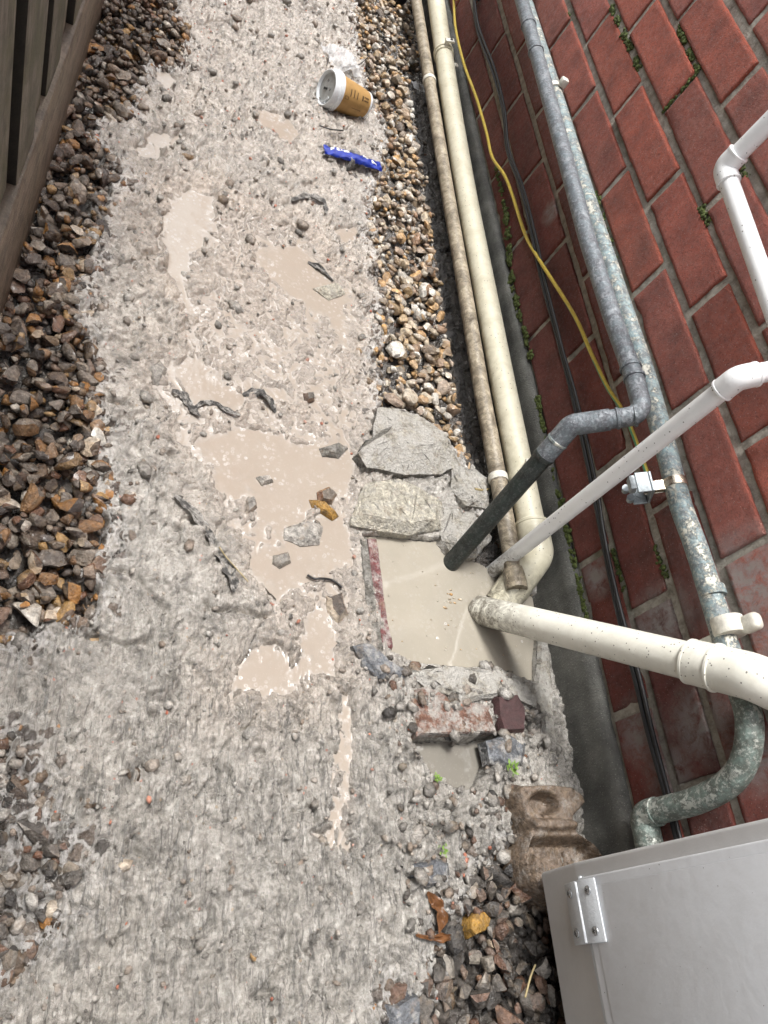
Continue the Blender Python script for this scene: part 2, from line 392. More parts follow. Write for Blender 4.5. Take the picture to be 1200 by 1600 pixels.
MAT['screw'] = mat_plain('steel_screw', (0.45, 0.46, 0.47), 0.25, 0.95, 0.2)
MAT['slot'] = mat_plain('dark_recess', (0.02, 0.02, 0.02), 0.6)
MAT['clip'] = mat_plain('chalky_white_plastic', (0.62, 0.60, 0.53), 0.5, 0, 0.3, 120)
MAT['wood'] = mat_wood('weathered_fence_wood', (0.11, 0.105, 0.085), (0.36, 0.35, 0.29), 0.85)
MAT['wood_dark'] = mat_wood('wet_gravel_board', (0.085, 0.064, 0.046), (0.21, 0.168, 0.128), 0.12, (60, 6, 110))
MAT['concrete'] = mat_stone('rough_concrete', [(0.0, (0.42, 0.39, 0.33)), (1.0, (0.42, 0.39, 0.33))], 0.3, 0.007, 0.9)
MAT['concrete_dark'] = mat_stone('dark_weathered_concrete', [(0.0, (0.20, 0.19, 0.165)), (1.0, (0.20, 0.19, 0.165))], 0.3, 0.009, 0.35)
MAT['pale_rock'] = mat_stone('pale_limestone', [(0.0, (0.62, 0.58, 0.48)), (1.0, (0.60, 0.565, 0.47))], 0.4, 0.008, 0.2)
MAT['slate'] = mat_stone('blue_grey_slate', [(0.0, (0.085, 0.09, 0.10)), (1.0, (0.14, 0.15, 0.165))], 0.2, 0.003, 0.15)
def mat_bark():
    t = NT('sodden_dark_bark'); p = t.pos()
    c = t.mix(t.noise(p, 200, 4), (0.02, 0.02, 0.02), (0.11, 0.105, 0.098))
    c = t.mix(t.ramp(t.noise(p, 95, 6, 0.75), [(0.46, 0.0), (0.58, 0.9)]), c, (0.42, 0.40, 0.37))
    return t.set(color=c, rough=0.3, normal=t.bump(t.noise(p, 260, 4, 0.7), 0.004, 1.0), spec=0.6)
MAT['bark'] = mat_bark()
MAT['leaf'] = mat_plain('wet_brown_leaf', (0.13, 0.058, 0.024), 0.25, 0, 0.5, 80, 0.001)
MAT['red_tile'] = mat_stone('dark_red_brick_edge', [(0.0, (0.13, 0.032, 0.032)), (1.0, (0.13, 0.032, 0.032))], 0.3, 0.003, 0.15)
MAT['old_brick'] = mat_stone('worn_brick', [(0.0, (0.25, 0.13, 0.09)), (1.0, (0.21, 0.105, 0.075))], 0.3, 0.007, 0.6)
MAT['purple'] = mat_plain('dark_purple_brick', (0.055, 0.024, 0.024), 0.4, 0, 0.4, 120, 0.003)
MAT['crumb'] = mat_stone('orange_brick_crumb', [(0.0, (0.42, 0.12, 0.065)), (0.5, (0.48, 0.19, 0.12)), (1.0, (0.46, 0.27, 0.21))], 0.45)
MAT['moss'] = mat_plain('moss', (0.075, 0.10, 0.022), 0.8, 0, 0.7, 200, 0.004)
MAT['weed'] = mat_plain('green_weed', (0.16, 0.27, 0.045), 0.5, 0, 0.4, 200)
MAT['clay'] = mat_stone('brown_muddy_clay', [(0.0, (0.17, 0.125, 0.09)), (1.0, (0.17, 0.125, 0.09))], 0.25, 0.003, -0.2)
MAT['box'] = mat_plain('grey_moulded_plastic', (0.66, 0.66, 0.66), 0.36, 0, 0.06, 30, 0.0004)
MAT['box_door'] = mat_pvc('pale_grey_door_plastic', (0.73, 0.75, 0.78), (0.55, 0.55, 0.55), 0.09, 0.28)
MAT['hinge'] = mat_plain('white_hinge_plastic', (0.62, 0.65, 0.68), 0.3, 0, 0.04)
MAT['kraft'] = mat_plain('kraft_paper', (0.40, 0.24, 0.085), 0.6, 0, 0.18, 60, 0.0006)
MAT['ink'] = mat_plain('dark_brown_print', (0.09, 0.05, 0.02), 0.6)
MAT['lid'] = mat_plain('white_cup_lid', (0.70, 0.73, 0.75), 0.35, 0, 0.06)
MAT['lid_in'] = mat_plain('grey_lid_film', (0.42, 0.44, 0.44), 0.3, 0, 0.2)
MAT['blue'] = mat_plain('glossy_blue_foil', (0.008, 0.03, 0.30), 0.2, 0.15, 0.4, 120, 0.002)
MAT['foil_white'] = mat_plain('white_print', (0.72, 0.75, 0.80), 0.3)
MAT['twig'] = mat_plain('black_twig', (0.014, 0.013, 0.013), 0.4)
MAT['straw'] = mat_plain('dead_stem', (0.30, 0.24, 0.12), 0.5)
def mat_film():
    t = NT('clear_plastic_film')
    n = t.bump(t.noise(t.pos(), 90, 4, 0.7, 1.0), 0.004, 0.8)
    return t.set(color=(0.92, 0.94, 0.96), rough=0.12, alpha=0.42, normal=n, spec=0.7)
MAT['film'] = mat_film()

# ------------------------------------------------------------------ object helpers
def fast_mesh(name, verts, faces, mats, smooth_=True, attrs=None):
    verts = np.asarray(verts, np.float32); faces = np.asarray(faces, np.int32)
    me = bpy.data.meshes.new(name)
    k = faces.shape[1]
    me.vertices.add(len(verts)); me.vertices.foreach_set('co', verts.ravel())
    me.loops.add(faces.size); me.loops.foreach_set('vertex_index', faces.ravel())
    me.polygons.add(len(faces)); me.polygons.foreach_set('loop_start', np.arange(0, faces.size, k, dtype=np.int32))
    me.update(calc_edges=True)
    if smooth_: me.polygons.foreach_set('use_smooth', np.ones(len(faces), bool))
    for key, val in (attrs or {}).items():
        at = me.attributes.new(key, 'FLOAT', 'POINT'); at.data.foreach_set('value', np.asarray(val, np.float32).ravel())
    me.materials.append(MAT[mats])
    return me
def link_mesh(name, me, parent=None):
    o = bpy.data.objects.new(name, me); col.objects.link(o)
    if parent is not None: o.parent = parent
    return o
def part(name, verts, faces, mat, parent=None, smooth_=True):
    me = bpy.data.meshes.new(name)
    me.from_pydata([tuple(map(float, v)) for v in verts], [], [tuple(int(i) for i in f) for f in faces])
    me.materials.append(MAT[mat])
    if smooth_:
        for p in me.polygons: p.use_smooth = True
    me.update()
    return link_mesh(name, me, parent)
def from_bm(name, bm, mat, parent=None, smooth_=True, sharp=None):
    bmesh.ops.recalc_face_normals(bm, faces=bm.faces)
    me = bpy.data.meshes.new(name); bm.to_mesh(me); bm.free()
    me.materials.append(MAT[mat])
    if smooth_:
        for p in me.polygons: p.use_smooth = True
        if sharp is not None: me.set_sharp_from_angle(angle=rad(sharp))
    return link_mesh(name, me, parent)
def tag(o, label=None, cat=None, group=None, kind=None):
    if label: o['label'] = label
    if cat: o['category'] = cat
    if group: o['group'] = group
    if kind: o['kind'] = kind
    return o
def thing(name, loc, label, cat, group=None):
    o = bpy.data.objects.new(name, None); o.empty_display_size = 0.03
    col.objects.link(o); o.location = V(loc)
    return tag(o, label, cat, group)
def keep(parent, o):                              # parent without moving (the parent is an unrotated Empty)
    o.parent = parent; o.matrix_parent_inverse = Matrix.Translation(parent.location).inverted(); return o

def fillet(pts, r, n=8):
    pts = [V(p) for p in pts]; out = [pts[0]]
    rs = r if isinstance(r, (list, tuple)) else [r] * len(pts)
    for i in range(1, len(pts) - 1):
        a, b, c = pts[i - 1], pts[i], pts[i + 1]
        d1 = (a - b); d2 = (c - b); L = min(d1.length, d2.length) * 0.48
        d1.normalize(); d2.normalize()
        ang = d1.angle(d2); t = min(rs[i] / max(math.tan(ang / 2), 1e-3), L)
        p1 = b + d1 * t; p2 = b + d2 * t
        for k in range(n + 1):
            s = k / n; out.append(p1 * (1 - s) ** 2 + b * 2 * s * (1 - s) + p2 * s * s)
    out.append(pts[-1]); return out
def spline(pts, n=8):
    pts = [V(p) for p in pts]; out = []
    P = [pts[0] * 2 - pts[1]] + pts + [pts[-1] * 2 - pts[-2]]
    for i in range(1, len(P) - 2):
        for k in range(n):
            t = k / n; a, b, c, d = P[i - 1], P[i], P[i + 1], P[i + 2]
            out.append(0.5 * (2 * b + (c - a) * t + (2 * a - 5 * b + 4 * c - d) * t * t + (3 * b - a - 3 * c + d) * t ** 3))
    out.append(pts[-1]); return out
def sweep(path, r, seg=20, caps=True, wob=0.0):
    path = [V(p) for p in path]; n = len(path)
    rr = r if isinstance(r, (list, tuple)) else [r] * n
    t0 = (path[1] - path[0]).normalized()
    up = Vector((0, 0, 1)) if abs(t0.z) < 0.9 else Vector((1, 0, 0))
    nx = up.cross(t0).normalized()
    vs, fs = [], []; prev = t0
    for i in range(n):
        tg = (path[min(i + 1, n - 1)] - path[max(i - 1, 0)]).normalized()
        nx = prev.rotation_difference(tg) @ nx; prev = tg
        ny = tg.cross(nx)
        for k in range(seg):
            an = 2 * math.pi * k / seg
            q = rr[i] * (1 + (wob * mnoise.noise(path[i] * 60 + Vector((k * 0.9, 0, 0))) if wob else 0))
            vs.append(path[i] + nx * math.cos(an) * q + ny * math.sin(an) * q)
    for i in range(n - 1):
        for k in range(seg):
            k2 = (k + 1) % seg
            fs.append((i * seg + k, i * seg + k2, (i + 1) * seg + k2, (i + 1) * seg + k))
    if caps:
        fs.append(tuple(reversed(range(seg)))); fs.append(tuple(range((n - 1) * seg, n * seg)))
    return vs, fs
def tube(name, path, r, mat, parent, seg=20, sharp=50):
    vs, fs = sweep(path, r, seg)
    me = bpy.data.meshes.new(name); me.from_pydata([tuple(v) for v in vs], [], fs)
    for p in me.polygons: p.use_smooth = True
    me.set_sharp_from_angle(angle=rad(sharp)); me.materials.append(MAT[mat])
    o = link_mesh(name, me)
    return keep(parent, o) if parent else o
def dense(a, b, n=6):
    a, b = V(a), V(b); return [a.lerp(b, i / n) for i in range(n + 1)]
def ring(name, p, d, r, w, mat, parent, seg=22):   # raised band round a pipe at p along d
    p, d = V(p), V(d).normalized()
    path = [p - d * w / 2, p - d * w * 0.35, p + d * w * 0.35, p + d * w / 2]
    return tube(name, path, [r * 0.965, r, r, r * 0.965], mat, parent, seg, 40)
def box_bm(bm, lo, hi, bevel=0.0, seg=2, mtx=None):
    r = bmesh.ops.create_cube(bm, size=1.0)
    vs = r['verts']
    for v in vs:
        v.co = Vector([lo[i] + (v.co[i] + 0.5) * (hi[i] - lo[i]) for i in range(3)])
        if mtx: v.co = mtx @ v.co
    if bevel:
        es = {e for v in vs for e in v.link_edges}
        bmesh.ops.bevel(bm, geom=list(es), offset=bevel, segments=seg, profile=0.5, affect='EDGES')
def box(name, lo, hi, mat, parent, bevel=0.002, seg=2, mtx=None):
    bm = bmesh.new(); box_bm(bm, lo, hi, bevel, seg, mtx)
    o = from_bm(name, bm, mat, None, True, 35)
    return keep(parent, o) if parent else o

# ------------------------------------------------------------------ the setting: ground, path, puddles
P_MAIN = ground_poly([(262, 305), (330, 300), (352, 330), (420, 345), (480, 372), (505, 410), (548, 440), (562, 500), (556, 560), (572, 640), (548, 690), (556, 760), (545, 830),
                      (553, 900), (548, 960), (536, 1010), (526, 1062), (470, 1078), (400, 1098), (345, 1092), (372, 1050), (428, 1000), (444, 930), (405, 890), (380, 850), (350, 800),
                      (318, 740), (285, 690), (262, 645), (228, 592), (240, 560), (285, 545), (300, 500), (258, 430), (250, 370)])
P_DEEP = [ground_poly(q) for q in (
    [(284, 566), (308, 566), (330, 590), (372, 612), (372, 640), (285, 625)],
    [(318, 690), (380, 668), (470, 690), (530, 690), (545, 720), (545, 765), (485, 775), (470, 815), (440, 835), (405, 830), (400, 790), (345, 760)],
    [(264, 312), (332, 305), (330, 345), (300, 400), (285, 450), (262, 430), (255, 360)],
    [(480, 960), (520, 955), (528, 1010), (522, 1058), (470, 1060), (470, 1000)],
    [(385, 870), (440, 850), (540, 800), (546, 880), (500, 910), (450, 920), (430, 960)],
    [(360, 1080), (392, 1030), (430, 1010), (452, 1050), (440, 1085)],
    [(400, 395), (470, 385), (500, 420), (540, 470), (530, 510), (470, 470), (420, 440)])]
P_SMALL = [ground_poly(q) for q in (
    [(208, 232), (240, 205), (290, 212), (298, 226), (250, 240), (262, 250), (215, 252)],
    [(238, 110), (262, 112), (282, 130), (262, 142), (246, 128)],
    [(400, 170), (450, 180), (470, 210), (450, 225), (410, 200)], [(520, 360), (560, 350), (560, 375), (530, 385)])]
P_CHAN = ground_poly([(526, 1080), (548, 1080), (556, 1150), (550, 1200), (552, 1260), (545, 1305), (562, 1330), (522, 1328), (482, 1302), (512, 1290), (516, 1200), (528, 1130)])
P_GULLY = ground_poly([(566, 836), (640, 838), (710, 850), (760, 880), (850, 940), (852, 1000), (838, 1066), (775, 1042), (690, 1040), (640, 1030), (612, 1018)])
P_LOW = ground_poly([(646, 1156), (772, 1152), (768, 1190), (746, 1238), (705, 1228), (668, 1205)])
P_GL = ground_poly([(-60, 560), (20, 400), (150, 20), (180, -60), (262, -60), (268, 30), (288, 62), (272, 104), (222, 100), (192, 180), (112, 196), (180, 268), (165, 300), (140, 350),
                    (122, 430), (104, 470), (140, 560), (130, 620), (142, 690), (152, 780), (140, 860), (130, 945), (90, 962), (60, 985), (-80, 1000), (-200, 800)])
P_GL2 = ground_poly([(-120, 1160), (14, 1175), (34, 1215), (20, 1260), (70, 1330), (108, 1350), (70, 1400), (60, 1460), (30, 1500), (-120, 1540)])
P_GR = ground_poly([(548, -60), (560, 70), (582, 170), (606, 205), (596, 262), (580, 300), (582, 370), (592, 420), (604, 470), (590, 560), (592, 640), (640, 655), (690, 690), (735, 735),
                    (762, 720), (740, 600), (705, 430), (685, 280), (668, 150), (652, 20), (640, -60)])
P_GB = ground_poly([(690, 1490), (730, 1400), (765, 1345), (810, 1330), (850, 1395), (935, 1400), (960, 1660), (600, 1680), (620, 1560), (680, 1560)])
P_GM = ground_poly([(742, 735), (765, 725), (812, 900), (770, 905), (745, 850), (775, 800)])

P_RUB = ground_poly([(560, 1040), (640, 1020), (780, 1040), (850, 1070), (860, 1200), (800, 1230), (800, 1340), (720, 1420), (640, 1460), (600, 1380), (610, 1200)])
XS = np.linspace(-0.93, 0.004, 560)
YS = np.concatenate([np.arange(-2.12, -0.62, 0.00175), np.arange(-0.62, 0.62, 0.0028), np.arange(0.62, 2.6, 0.012)])
GX, GY = np.meshgrid(XS, YS)
wx = GX + 0.012 * perlin(GX * 20, GY * 20); wy = GY + 0.012 * perlin(GX * 20 + 40, GY * 20 + 11)
sd_main = poly_sdf(P_MAIN, wx, wy)
m_main = smooth(-0.012, 0.012, sd_main)
m_deep = np.zeros_like(GX)
for q in P_DEEP: m_deep = np.maximum(m_deep, smooth(-0.008, 0.012, poly_sdf(q, wx, wy)))
m_small = np.zeros_like(GX)
for q in P_SMALL + [P_CHAN]: m_small = np.maximum(m_small, smooth(-0.005, 0.007, poly_sdf(q, GX + 0.4 * (wx - GX), GY + 0.4 * (wy - GY))))
m_soil = np.zeros_like(GX)
band = np.zeros_like(GX)
for q in (P_GL, P_GL2, P_GR, P_GB, P_GM):
    sq = poly_sdf(q, wx, wy) + 0.016 * perlin(GX * 22 + 5, GY * 22) + 0.012 * perlin(GX * 58, GY * 58 + 9); m_soil = np.maximum(m_soil, smooth(-0.010, 0.012, sq) * (0.3 if q is P_GL2 else 1.0)); band = np.maximum(band, np.exp(-np.maximum(-sq, 0) / 0.022))
m_soil = np.maximum(m_soil, smooth(-0.118, -0.100, GX + 0.3 * (wx - GX)) * smooth(-1.12, -1.0, GY))
m_soil = np.maximum(m_soil, smooth(-0.060, -0.045, GX) * smooth(-1.25, -1.1, GY))
big = fbm(GX, GY, 7, 3)
ridge = 1 - np.abs(perlin(wx * 34 + 3, wy * 26)) * 1.6
ridge2 = 1 - np.abs(perlin(wx * 85, wy * 62 + 5)) * 1.6
lump = np.maximum(0, perlin(wx * 48 + 9, wy * 48)) ** 1.4
fine = fbm(wx, wy, 130, 3, 0.6)
stretch = fbm(GX * 110, GY * 17, 1.0, 3, 0.6)
m_streak = smooth(-1.15, -1.55, GY) * smooth(-0.9, 0.2, big + 0.6)
crack = smooth(0.10, 0.0, np.abs(perlin(wx * 13 + 7.7, wy * 9 + 2.2))) * smooth(0.0, 0.5, perlin(GX * 9, GY * 9 + 30))
w2x = wx + 0.006 * perlin(GX * 55 + 4, GY * 55); w2y = wy + 0.006 * perlin(GX * 55 + 70, GY * 55 + 31)
billow = np.abs(perlin(w2x * 52 + 21, w2y * 34 + 3)); billow2 = np.abs(perlin(w2x * 110 + 2, w2y * 80)); billow3 = np.abs(perlin(w2x * 24 + 12, w2y * 19))
fold = np.abs(perlin(w2x * 105 + 50, w2y * 21 + 8))
m_rub = smooth(-0.01, 0.015, poly_sdf(P_RUB, wx, wy))
H = (0.0022 + 0.0030 * big + 0.0018 * ridge2 + 0.0042 * lump + 0.0075 * billow3 + 0.0080 * billow * (1 - 0.6 * m_streak) + 0.0050 * billow2 * (1 - 0.4 * m_streak)
     - 0.0095 * smooth(0.095, 0.0, np.abs(perlin(w2x * 42 + 31, w2y * 12 + 5))) * smooth(-0.15, 0.25, perlin(GX * 14 + 3, GY * 14)) - 0.0065 * smooth(0.11, 0.0, np.abs(perlin(w2x * 75 + 11, w2y * 30 + 25))) * smooth(0.0, 0.35, perlin(GX * 18 + 43, GY * 18))
     + 0.0085 * fold * m_streak + 0.0022 * fine + 0.0040 * stretch * m_streak - 0.010 * crack + 0.006 * m_rub * (0.3 + big + 2 * lump))
H = H * (1 - 0.18 * m_main) - 0.0062 * m_main - 0.0085 * m_deep - 0.0125 * m_small
H = H * (1 - 0.45 * m_deep) - 0.002 * m_deep
H = H * (1 - 0.6 * smooth(-0.035, -0.012, poly_sdf(P_GULLY, GX, GY)))
H = H - 0.018 * m_soil
# wet trench beside the thin pipe, gully and lower recess
H = H - 0.02 * smooth(-0.105, -0.085, GX) * smooth(-1.05, -0.9, GY)
jx = GX + 0.35 * (w2x - GX); jy = GY + 0.35 * (w2y - GY)
g_in = smooth(-0.003, 0.004, poly_sdf(P_GULLY, jx, jy)); H = H * (1 - g_in) - 0.07 * g_in
l_in = smooth(-0.003, 0.004, poly_sdf(P_LOW, jx, jy)); H = H * (1 - l_in) - 0.035 * l_in
silt = np.clip(smooth(-0.10, 0.06, sd_main) * 0.9 + 0.5 * smooth(-1.2, -0.6, GY), 0, 1)

def grid_faces(ny, nx, mask=None):
    idx = np.arange(ny * nx).reshape(ny, nx)
    f = np.stack([idx[:-1, :-1], idx[:-1, 1:], idx[1:, 1:], idx[1:, :-1]], -1).reshape(-1, 4)
    return f if mask is None else f[mask.ravel()]
ny, nx = GX.shape
me = fast_mesh('path', np.stack([GX, GY, H], -1).reshape(-1, 3), grid_faces(ny, nx), 'slurry', True,
               {'soil': m_soil, 'silt': silt, 'streak': m_streak, 'band': np.clip(band * 1.5 - 0.12, 0, 1) * (1 - g_in), 'film': np.maximum(m_main, m_small) * np.exp(-np.maximum(H, 0) / 0.0055)})
path_obj = tag(link_mesh('path', me), kind='structure')

def terrain(x, y):
    i = np.clip(np.searchsorted(YS, y) - 1, 0, ny - 2); j = np.clip(np.searchsorted(XS, x) - 1, 0, nx - 2)
    return float(np.max(H[i:i + 2, j:j + 2]))
def tground(u, v):
    p = onz(u, v, 0.0)
    for _ in range(3): p = onz(u, v, terrain(p[0], p[1]))
    return p

def puddle(name, mask, level, mat):
    dep = level - H
    ok = (mask > 0.02) & (dep > -0.0025)
    z = level + 0.0002 * np.exp(-np.maximum(dep, 0) / 0.0013)
    cell = ok[:-1, :-1] & ok[:-1, 1:] & ok[1:, 1:] & ok[1:, :-1]
    f = grid_faces(ny, nx, cell)
    used, inv = np.unique(f, return_inverse=True)
    v = np.stack([GX, GY, z], -1).reshape(-1, 3)[used]
    sh = np.exp(-np.maximum(dep, 0) / 0.0026).reshape(-1)[used]
    m2 = fast_mesh(name, v, inv.reshape(-1, 4), mat, True, {'shallow': sh})
    return tag(link_mesh(name, m2), kind='structure')
puddle('puddle', np.maximum(m_main, m_small) * (1 - g_in), 0.0, 'water')
puddle('puddle', g_in, -0.008, 'water_gully')
puddle('puddle', l_in, -0.016, 'water_shaded')

bm = bmesh.new()
bmesh.ops.create_grid(bm, x_segments=2, y_segments=2, size=30)
gsheet = from_bm('ground', bm, 'slurry', None, False); gsheet.location = (0, 0, -0.12); tag(gsheet, kind='structure')

# ------------------------------------------------------------------ stones
def stone_mesh(name, seed, mat, sub=2, cuts=11, rough=0.26):
    r = random.Random(seed); bm = bmesh.new()
    bmesh.ops.create_icosphere(bm, subdivisions=sub, radius=1.0)
    off = Vector((r.uniform(-50, 50), r.uniform(-50, 50), r.uniform(-50, 50)))
    planes = []
    for _ in range(cuts):
        n = Vector((r.gauss(0, 1), r.gauss(0, 1), r.gauss(0, 0.8))).normalized(); planes.append((n, r.uniform(0.42, 0.8)))
    for v in bm.verts:
        c = v.co.copy()
        c *= 1 + rough * mnoise.noise(c * 1.3 + off) + 0.5 * rough * mnoise.noise(c * 3.1 + off)
        for n, d in planes:
            k = c.dot(n) - d
            if k > 0: c -= n * k * 0.9
        v.co = c
    me = bpy.data.meshes.new(name); bm.to_mesh(me); bm.free()
    for p in me.polygons: p.use_smooth = True
    me.set_sharp_from_angle(angle=rad(34))
    me.materials.append(MAT[mat]); return me
def mesh_arrays(me):
    v = np.empty(len(me.vertices) * 3, np.float32); me.vertices.foreach_get('co', v)
    f = np.empty(len(me.polygons) * 3, np.int32); me.loops.foreach_get('vertex_index', f)
    return v.reshape(-1, 3), f.reshape(-1, 3)

CELL = 0.0025
def gravel(owner_name, poly, n, size, mat, n_single, seed, flat=0.62, ymin=-2.1, ymax=1.1, extra=None, hmax=0.020):
    r = np.random.default_rng(seed); rr = random.Random(seed)
    owner = thing(owner_name, (float(poly[:, 0].mean()), float(np.clip(poly[:, 1].mean(), -2, 1)), 0), None, None)
    tag(owner, kind='structure')
    lo = poly.min(0) - 0.03; hi = poly.max(0) + 0.03
    lo[1] = max(lo[1], ymin); hi[1] = min(hi[1], ymax); lo[0] = max(lo[0], -0.92); hi[0] = min(hi[0], -0.005)
    gx = np.arange(lo[0], hi[0], CELL); gy = np.arange(lo[1], hi[1], CELL)
    X, Y = np.meshgrid(gx, gy)
    iy = np.clip(np.searchsorted(YS, gy), 0, ny - 1); ix = np.clip(np.searchsorted(XS, gx), 0, nx - 1)
    HM = H[np.ix_(iy, ix)].copy(); ID = np.full(X.shape, -1)
    meshes = [stone_mesh('stone', seed * 100 + k, mat) for k in range(12)]
    arr1 = [mesh_arrays(stone_mesh('loose', seed * 100 + k, mat, 1)) for k in range(12)]
    inst = []; tries = 0
    while len(inst) < n and tries < n * 6:
        tries += 1
        x = r.uniform(lo[0], hi[0]); y = r.uniform(lo[1], hi[1])
        s = poly_sdf(poly, np.array([x]), np.array([y]))[0]
        if s < -0.004 - 0.02 * r.random() ** 3: continue
        base = size * math.exp(r.normal(0, 0.30)) * (0.8 if len(inst) < n * 0.5 else 1.0)
        a = base * r.uniform(0.95, 1.4) / 2; b = base * r.uniform(0.75, 1.0) / 2; c = min(a, b) * r.uniform(flat - 0.15, flat + 0.25)
        yaw = r.uniform(0, math.tau)
        if extra is not None and extra(x, y, a): continue
        j0, j1 = np.searchsorted(gx, [x - a, x + a]); i0, i1 = np.searchsorted(gy, [y - a, y + a])
        if j1 - j0 < 2 or i1 - i0 < 2: continue
        dx = X[i0:i1, j0:j1] - x; dy = Y[i0:i1, j0:j1] - y
        u = dx * math.cos(yaw) + dy * math.sin(yaw); w = -dx * math.sin(yaw) + dy * math.cos(yaw)
        e = (u / a) ** 2 + (w / b) ** 2; ins = e < 1
        if not ins.any(): continue
        cap = c * np.sqrt(np.clip(1 - e, 0, 1))
        sub = HM[i0:i1, j0:j1]
        zc = float(np.percentile(sub[ins], 45)) + c * (0.5 if s > 0.03 else 0.5 - 0.75 * (0.03 - s) / 0.034)
        if zc + c > hmax + 0.008 * r.random(): continue
        top = zc + cap
        up = ins & (top > sub)
        sub[up] = top[up]; ID[i0:i1, j0:j1][up] = len(inst)
        inst.append((x, y, zc, a, b, c, yaw, rr.uniform(-0.35, 0.35), rr.uniform(-0.35, 0.35), rr.randrange(12)))
    vis = np.bincount(ID[ID >= 0].ravel(), minlength=len(inst)).astype(float)
    for k, s in enumerate(inst):                  # how large each shows in the photograph
        d = ROT @ (np.array(s[:3]) - CAM)
        u, v = 600 + FPX * d[0] / d[2], 800 - FPX * d[1] / d[2]
        vis[k] *= 1 / d[2] ** 2 if (d[2] > 0 and -30 < u < 1230 and -30 < v < 1630) else 0.0
    order = np.argsort(-vis); single = set(int(i) for i in order[:n_single] if vis[i] > 0)
    VV, FF, base = [], [], 0
    for k, (x, y, z, a, b, c, yaw, t1, t2, m) in enumerate(inst):
        mt = Matrix.Translation((x, y, z)) @ Matrix.Rotation(yaw, 4, 'Z') @ Matrix.Rotation(t1, 4, 'X') @ Matrix.Rotation(t2, 4, 'Y') @ Matrix.Diagonal((a, b, c, 1))
        if k in single:
            o = bpy.data.objects.new('stone', meshes[m]); col.objects.link(o); o.parent = owner
            o.matrix_local = Matrix.Translation(-owner.location) @ mt
        else:
            v, f = arr1[m]; mm = np.array(mt)
            VV.append(v @ mm[:3, :3].T + mm[:3, 3]); FF.append(f + base); base += len(v)
    if VV:
        me2 = fast_mesh('loose_gravel', np.concatenate(VV) - np.array(owner.location), np.concatenate(FF), mat)
        o = link_mesh('loose_gravel', me2, owner); tag(o, kind='stuff')
    return owner
gravel('gravel_bed', np.array(P_GL), 2300, 0.0205, 'stone_brown', 300, 11)
gravel('gravel_bed', np.array(P_GL2), 100, 0.020, 'stone_dark', 60, 12, hmax=0.010)
gravel('gravel_strip', np.array(P_GR), 1900, 0.0195, 'stone_pale', 300, 13, extra=lambda x, y, a: x + a > -0.092 and y < 0.2)
gravel('gravel_bed', np.array(P_GB), 380, 0.0225, 'stone_dark', 110, 14)
gravel('gravel_bed', np.array(P_GM), 60, 0.022, 'stone_dark', 40, 15, extra=lambda x, y, a: x + a > -0.092)

# grit and small pebbles sunk in the slurry
def grit(name, n, smin, smax, mat, seed, accept, sink=0.35):
    r = np.random.default_rng(seed)
    srcs = [mesh_arrays(stone_mesh('grit', seed * 50 + k, mat, 1, 3)) for k in range(8)]
    VV, FF, base, cnt = [], [], 0, 0
    while cnt < n:
        x = r.uniform(-0.86, -0.06); y = r.uniform(-2.0, 0.6)
        i = min(np.searchsorted(YS, y), ny - 1); j = min(np.searchsorted(XS, x), nx - 1)
        if r.random() > accept(i, j): continue
        s = smin * (smax / smin) ** (r.random() ** 1.8); v, f = srcs[r.integers(8)]
        a = r.uniform(0, math.tau); R = np.array([[math.cos(a), -math.sin(a), 0], [math.sin(a), math.cos(a), 0], [0, 0, 1]])
        q = (v * np.array([s * r.uniform(0.9, 1.4), s * r.uniform(0.7, 1.0), s * r.uniform(0.5, 0.8)])) @ R.T
        VV.append(q + np.array([x, y, H[i, j] + s * 0.25 * (1 - sink)])); FF.append(f + base); base += len(v); cnt += 1
    o = link_mesh(name, fast_mesh(name, np.concatenate(VV), np.concatenate(FF), mat))
    tag(o, kind='stuff'); keep(path_obj, o); return o
edge_soil = np.clip(m_soil * (1 - m_soil) * 4, 0, 1)
open_ = (1 - g_in) * (1 - l_in)
grit('cement_grit', 3200, 0.0016, 0.005, 'stone_coated', 21, lambda i, j: (1 - m_soil[i, j]) * open_[i, j] * (0.3 if m_deep[i, j] > 0.5 else 1.0))
grit('rubble_bits', 170, 0.004, 0.012, 'stone_coated', 25, lambda i, j: m_rub[i, j] * open_[i, j])
grit('dark_rubble_bits', 110, 0.004, 0.011, 'stone_dark', 26, lambda i, j: m_rub[i, j] * open_[i, j])
grit('half_sunk_pebbles', 420, 0.006, 0.012, 'stone_coated', 22, lambda i, j: (0.03 + 0.9 * edge_soil[i, j]) * (1 - 0.8 * m_soil[i, j]) * open_[i, j])
grit('dark_pebbles', 760, 0.005, 0.012, 'stone_brown', 23, lambda i, j: (0.006 + band[i, j] ** 1.5 * (1 - 0.7 * m_soil[i, j])) * open_[i, j], 2.7)
grit('brick_crumbs', 480, 0.0015, 0.0042, 'crumb', 24, lambda i, j: (1 - m_soil[i, j]) * open_[i, j] * (1.0 if (XS[j] > -0.36 or YS[i] > -0.5) else 0.2), -0.5)

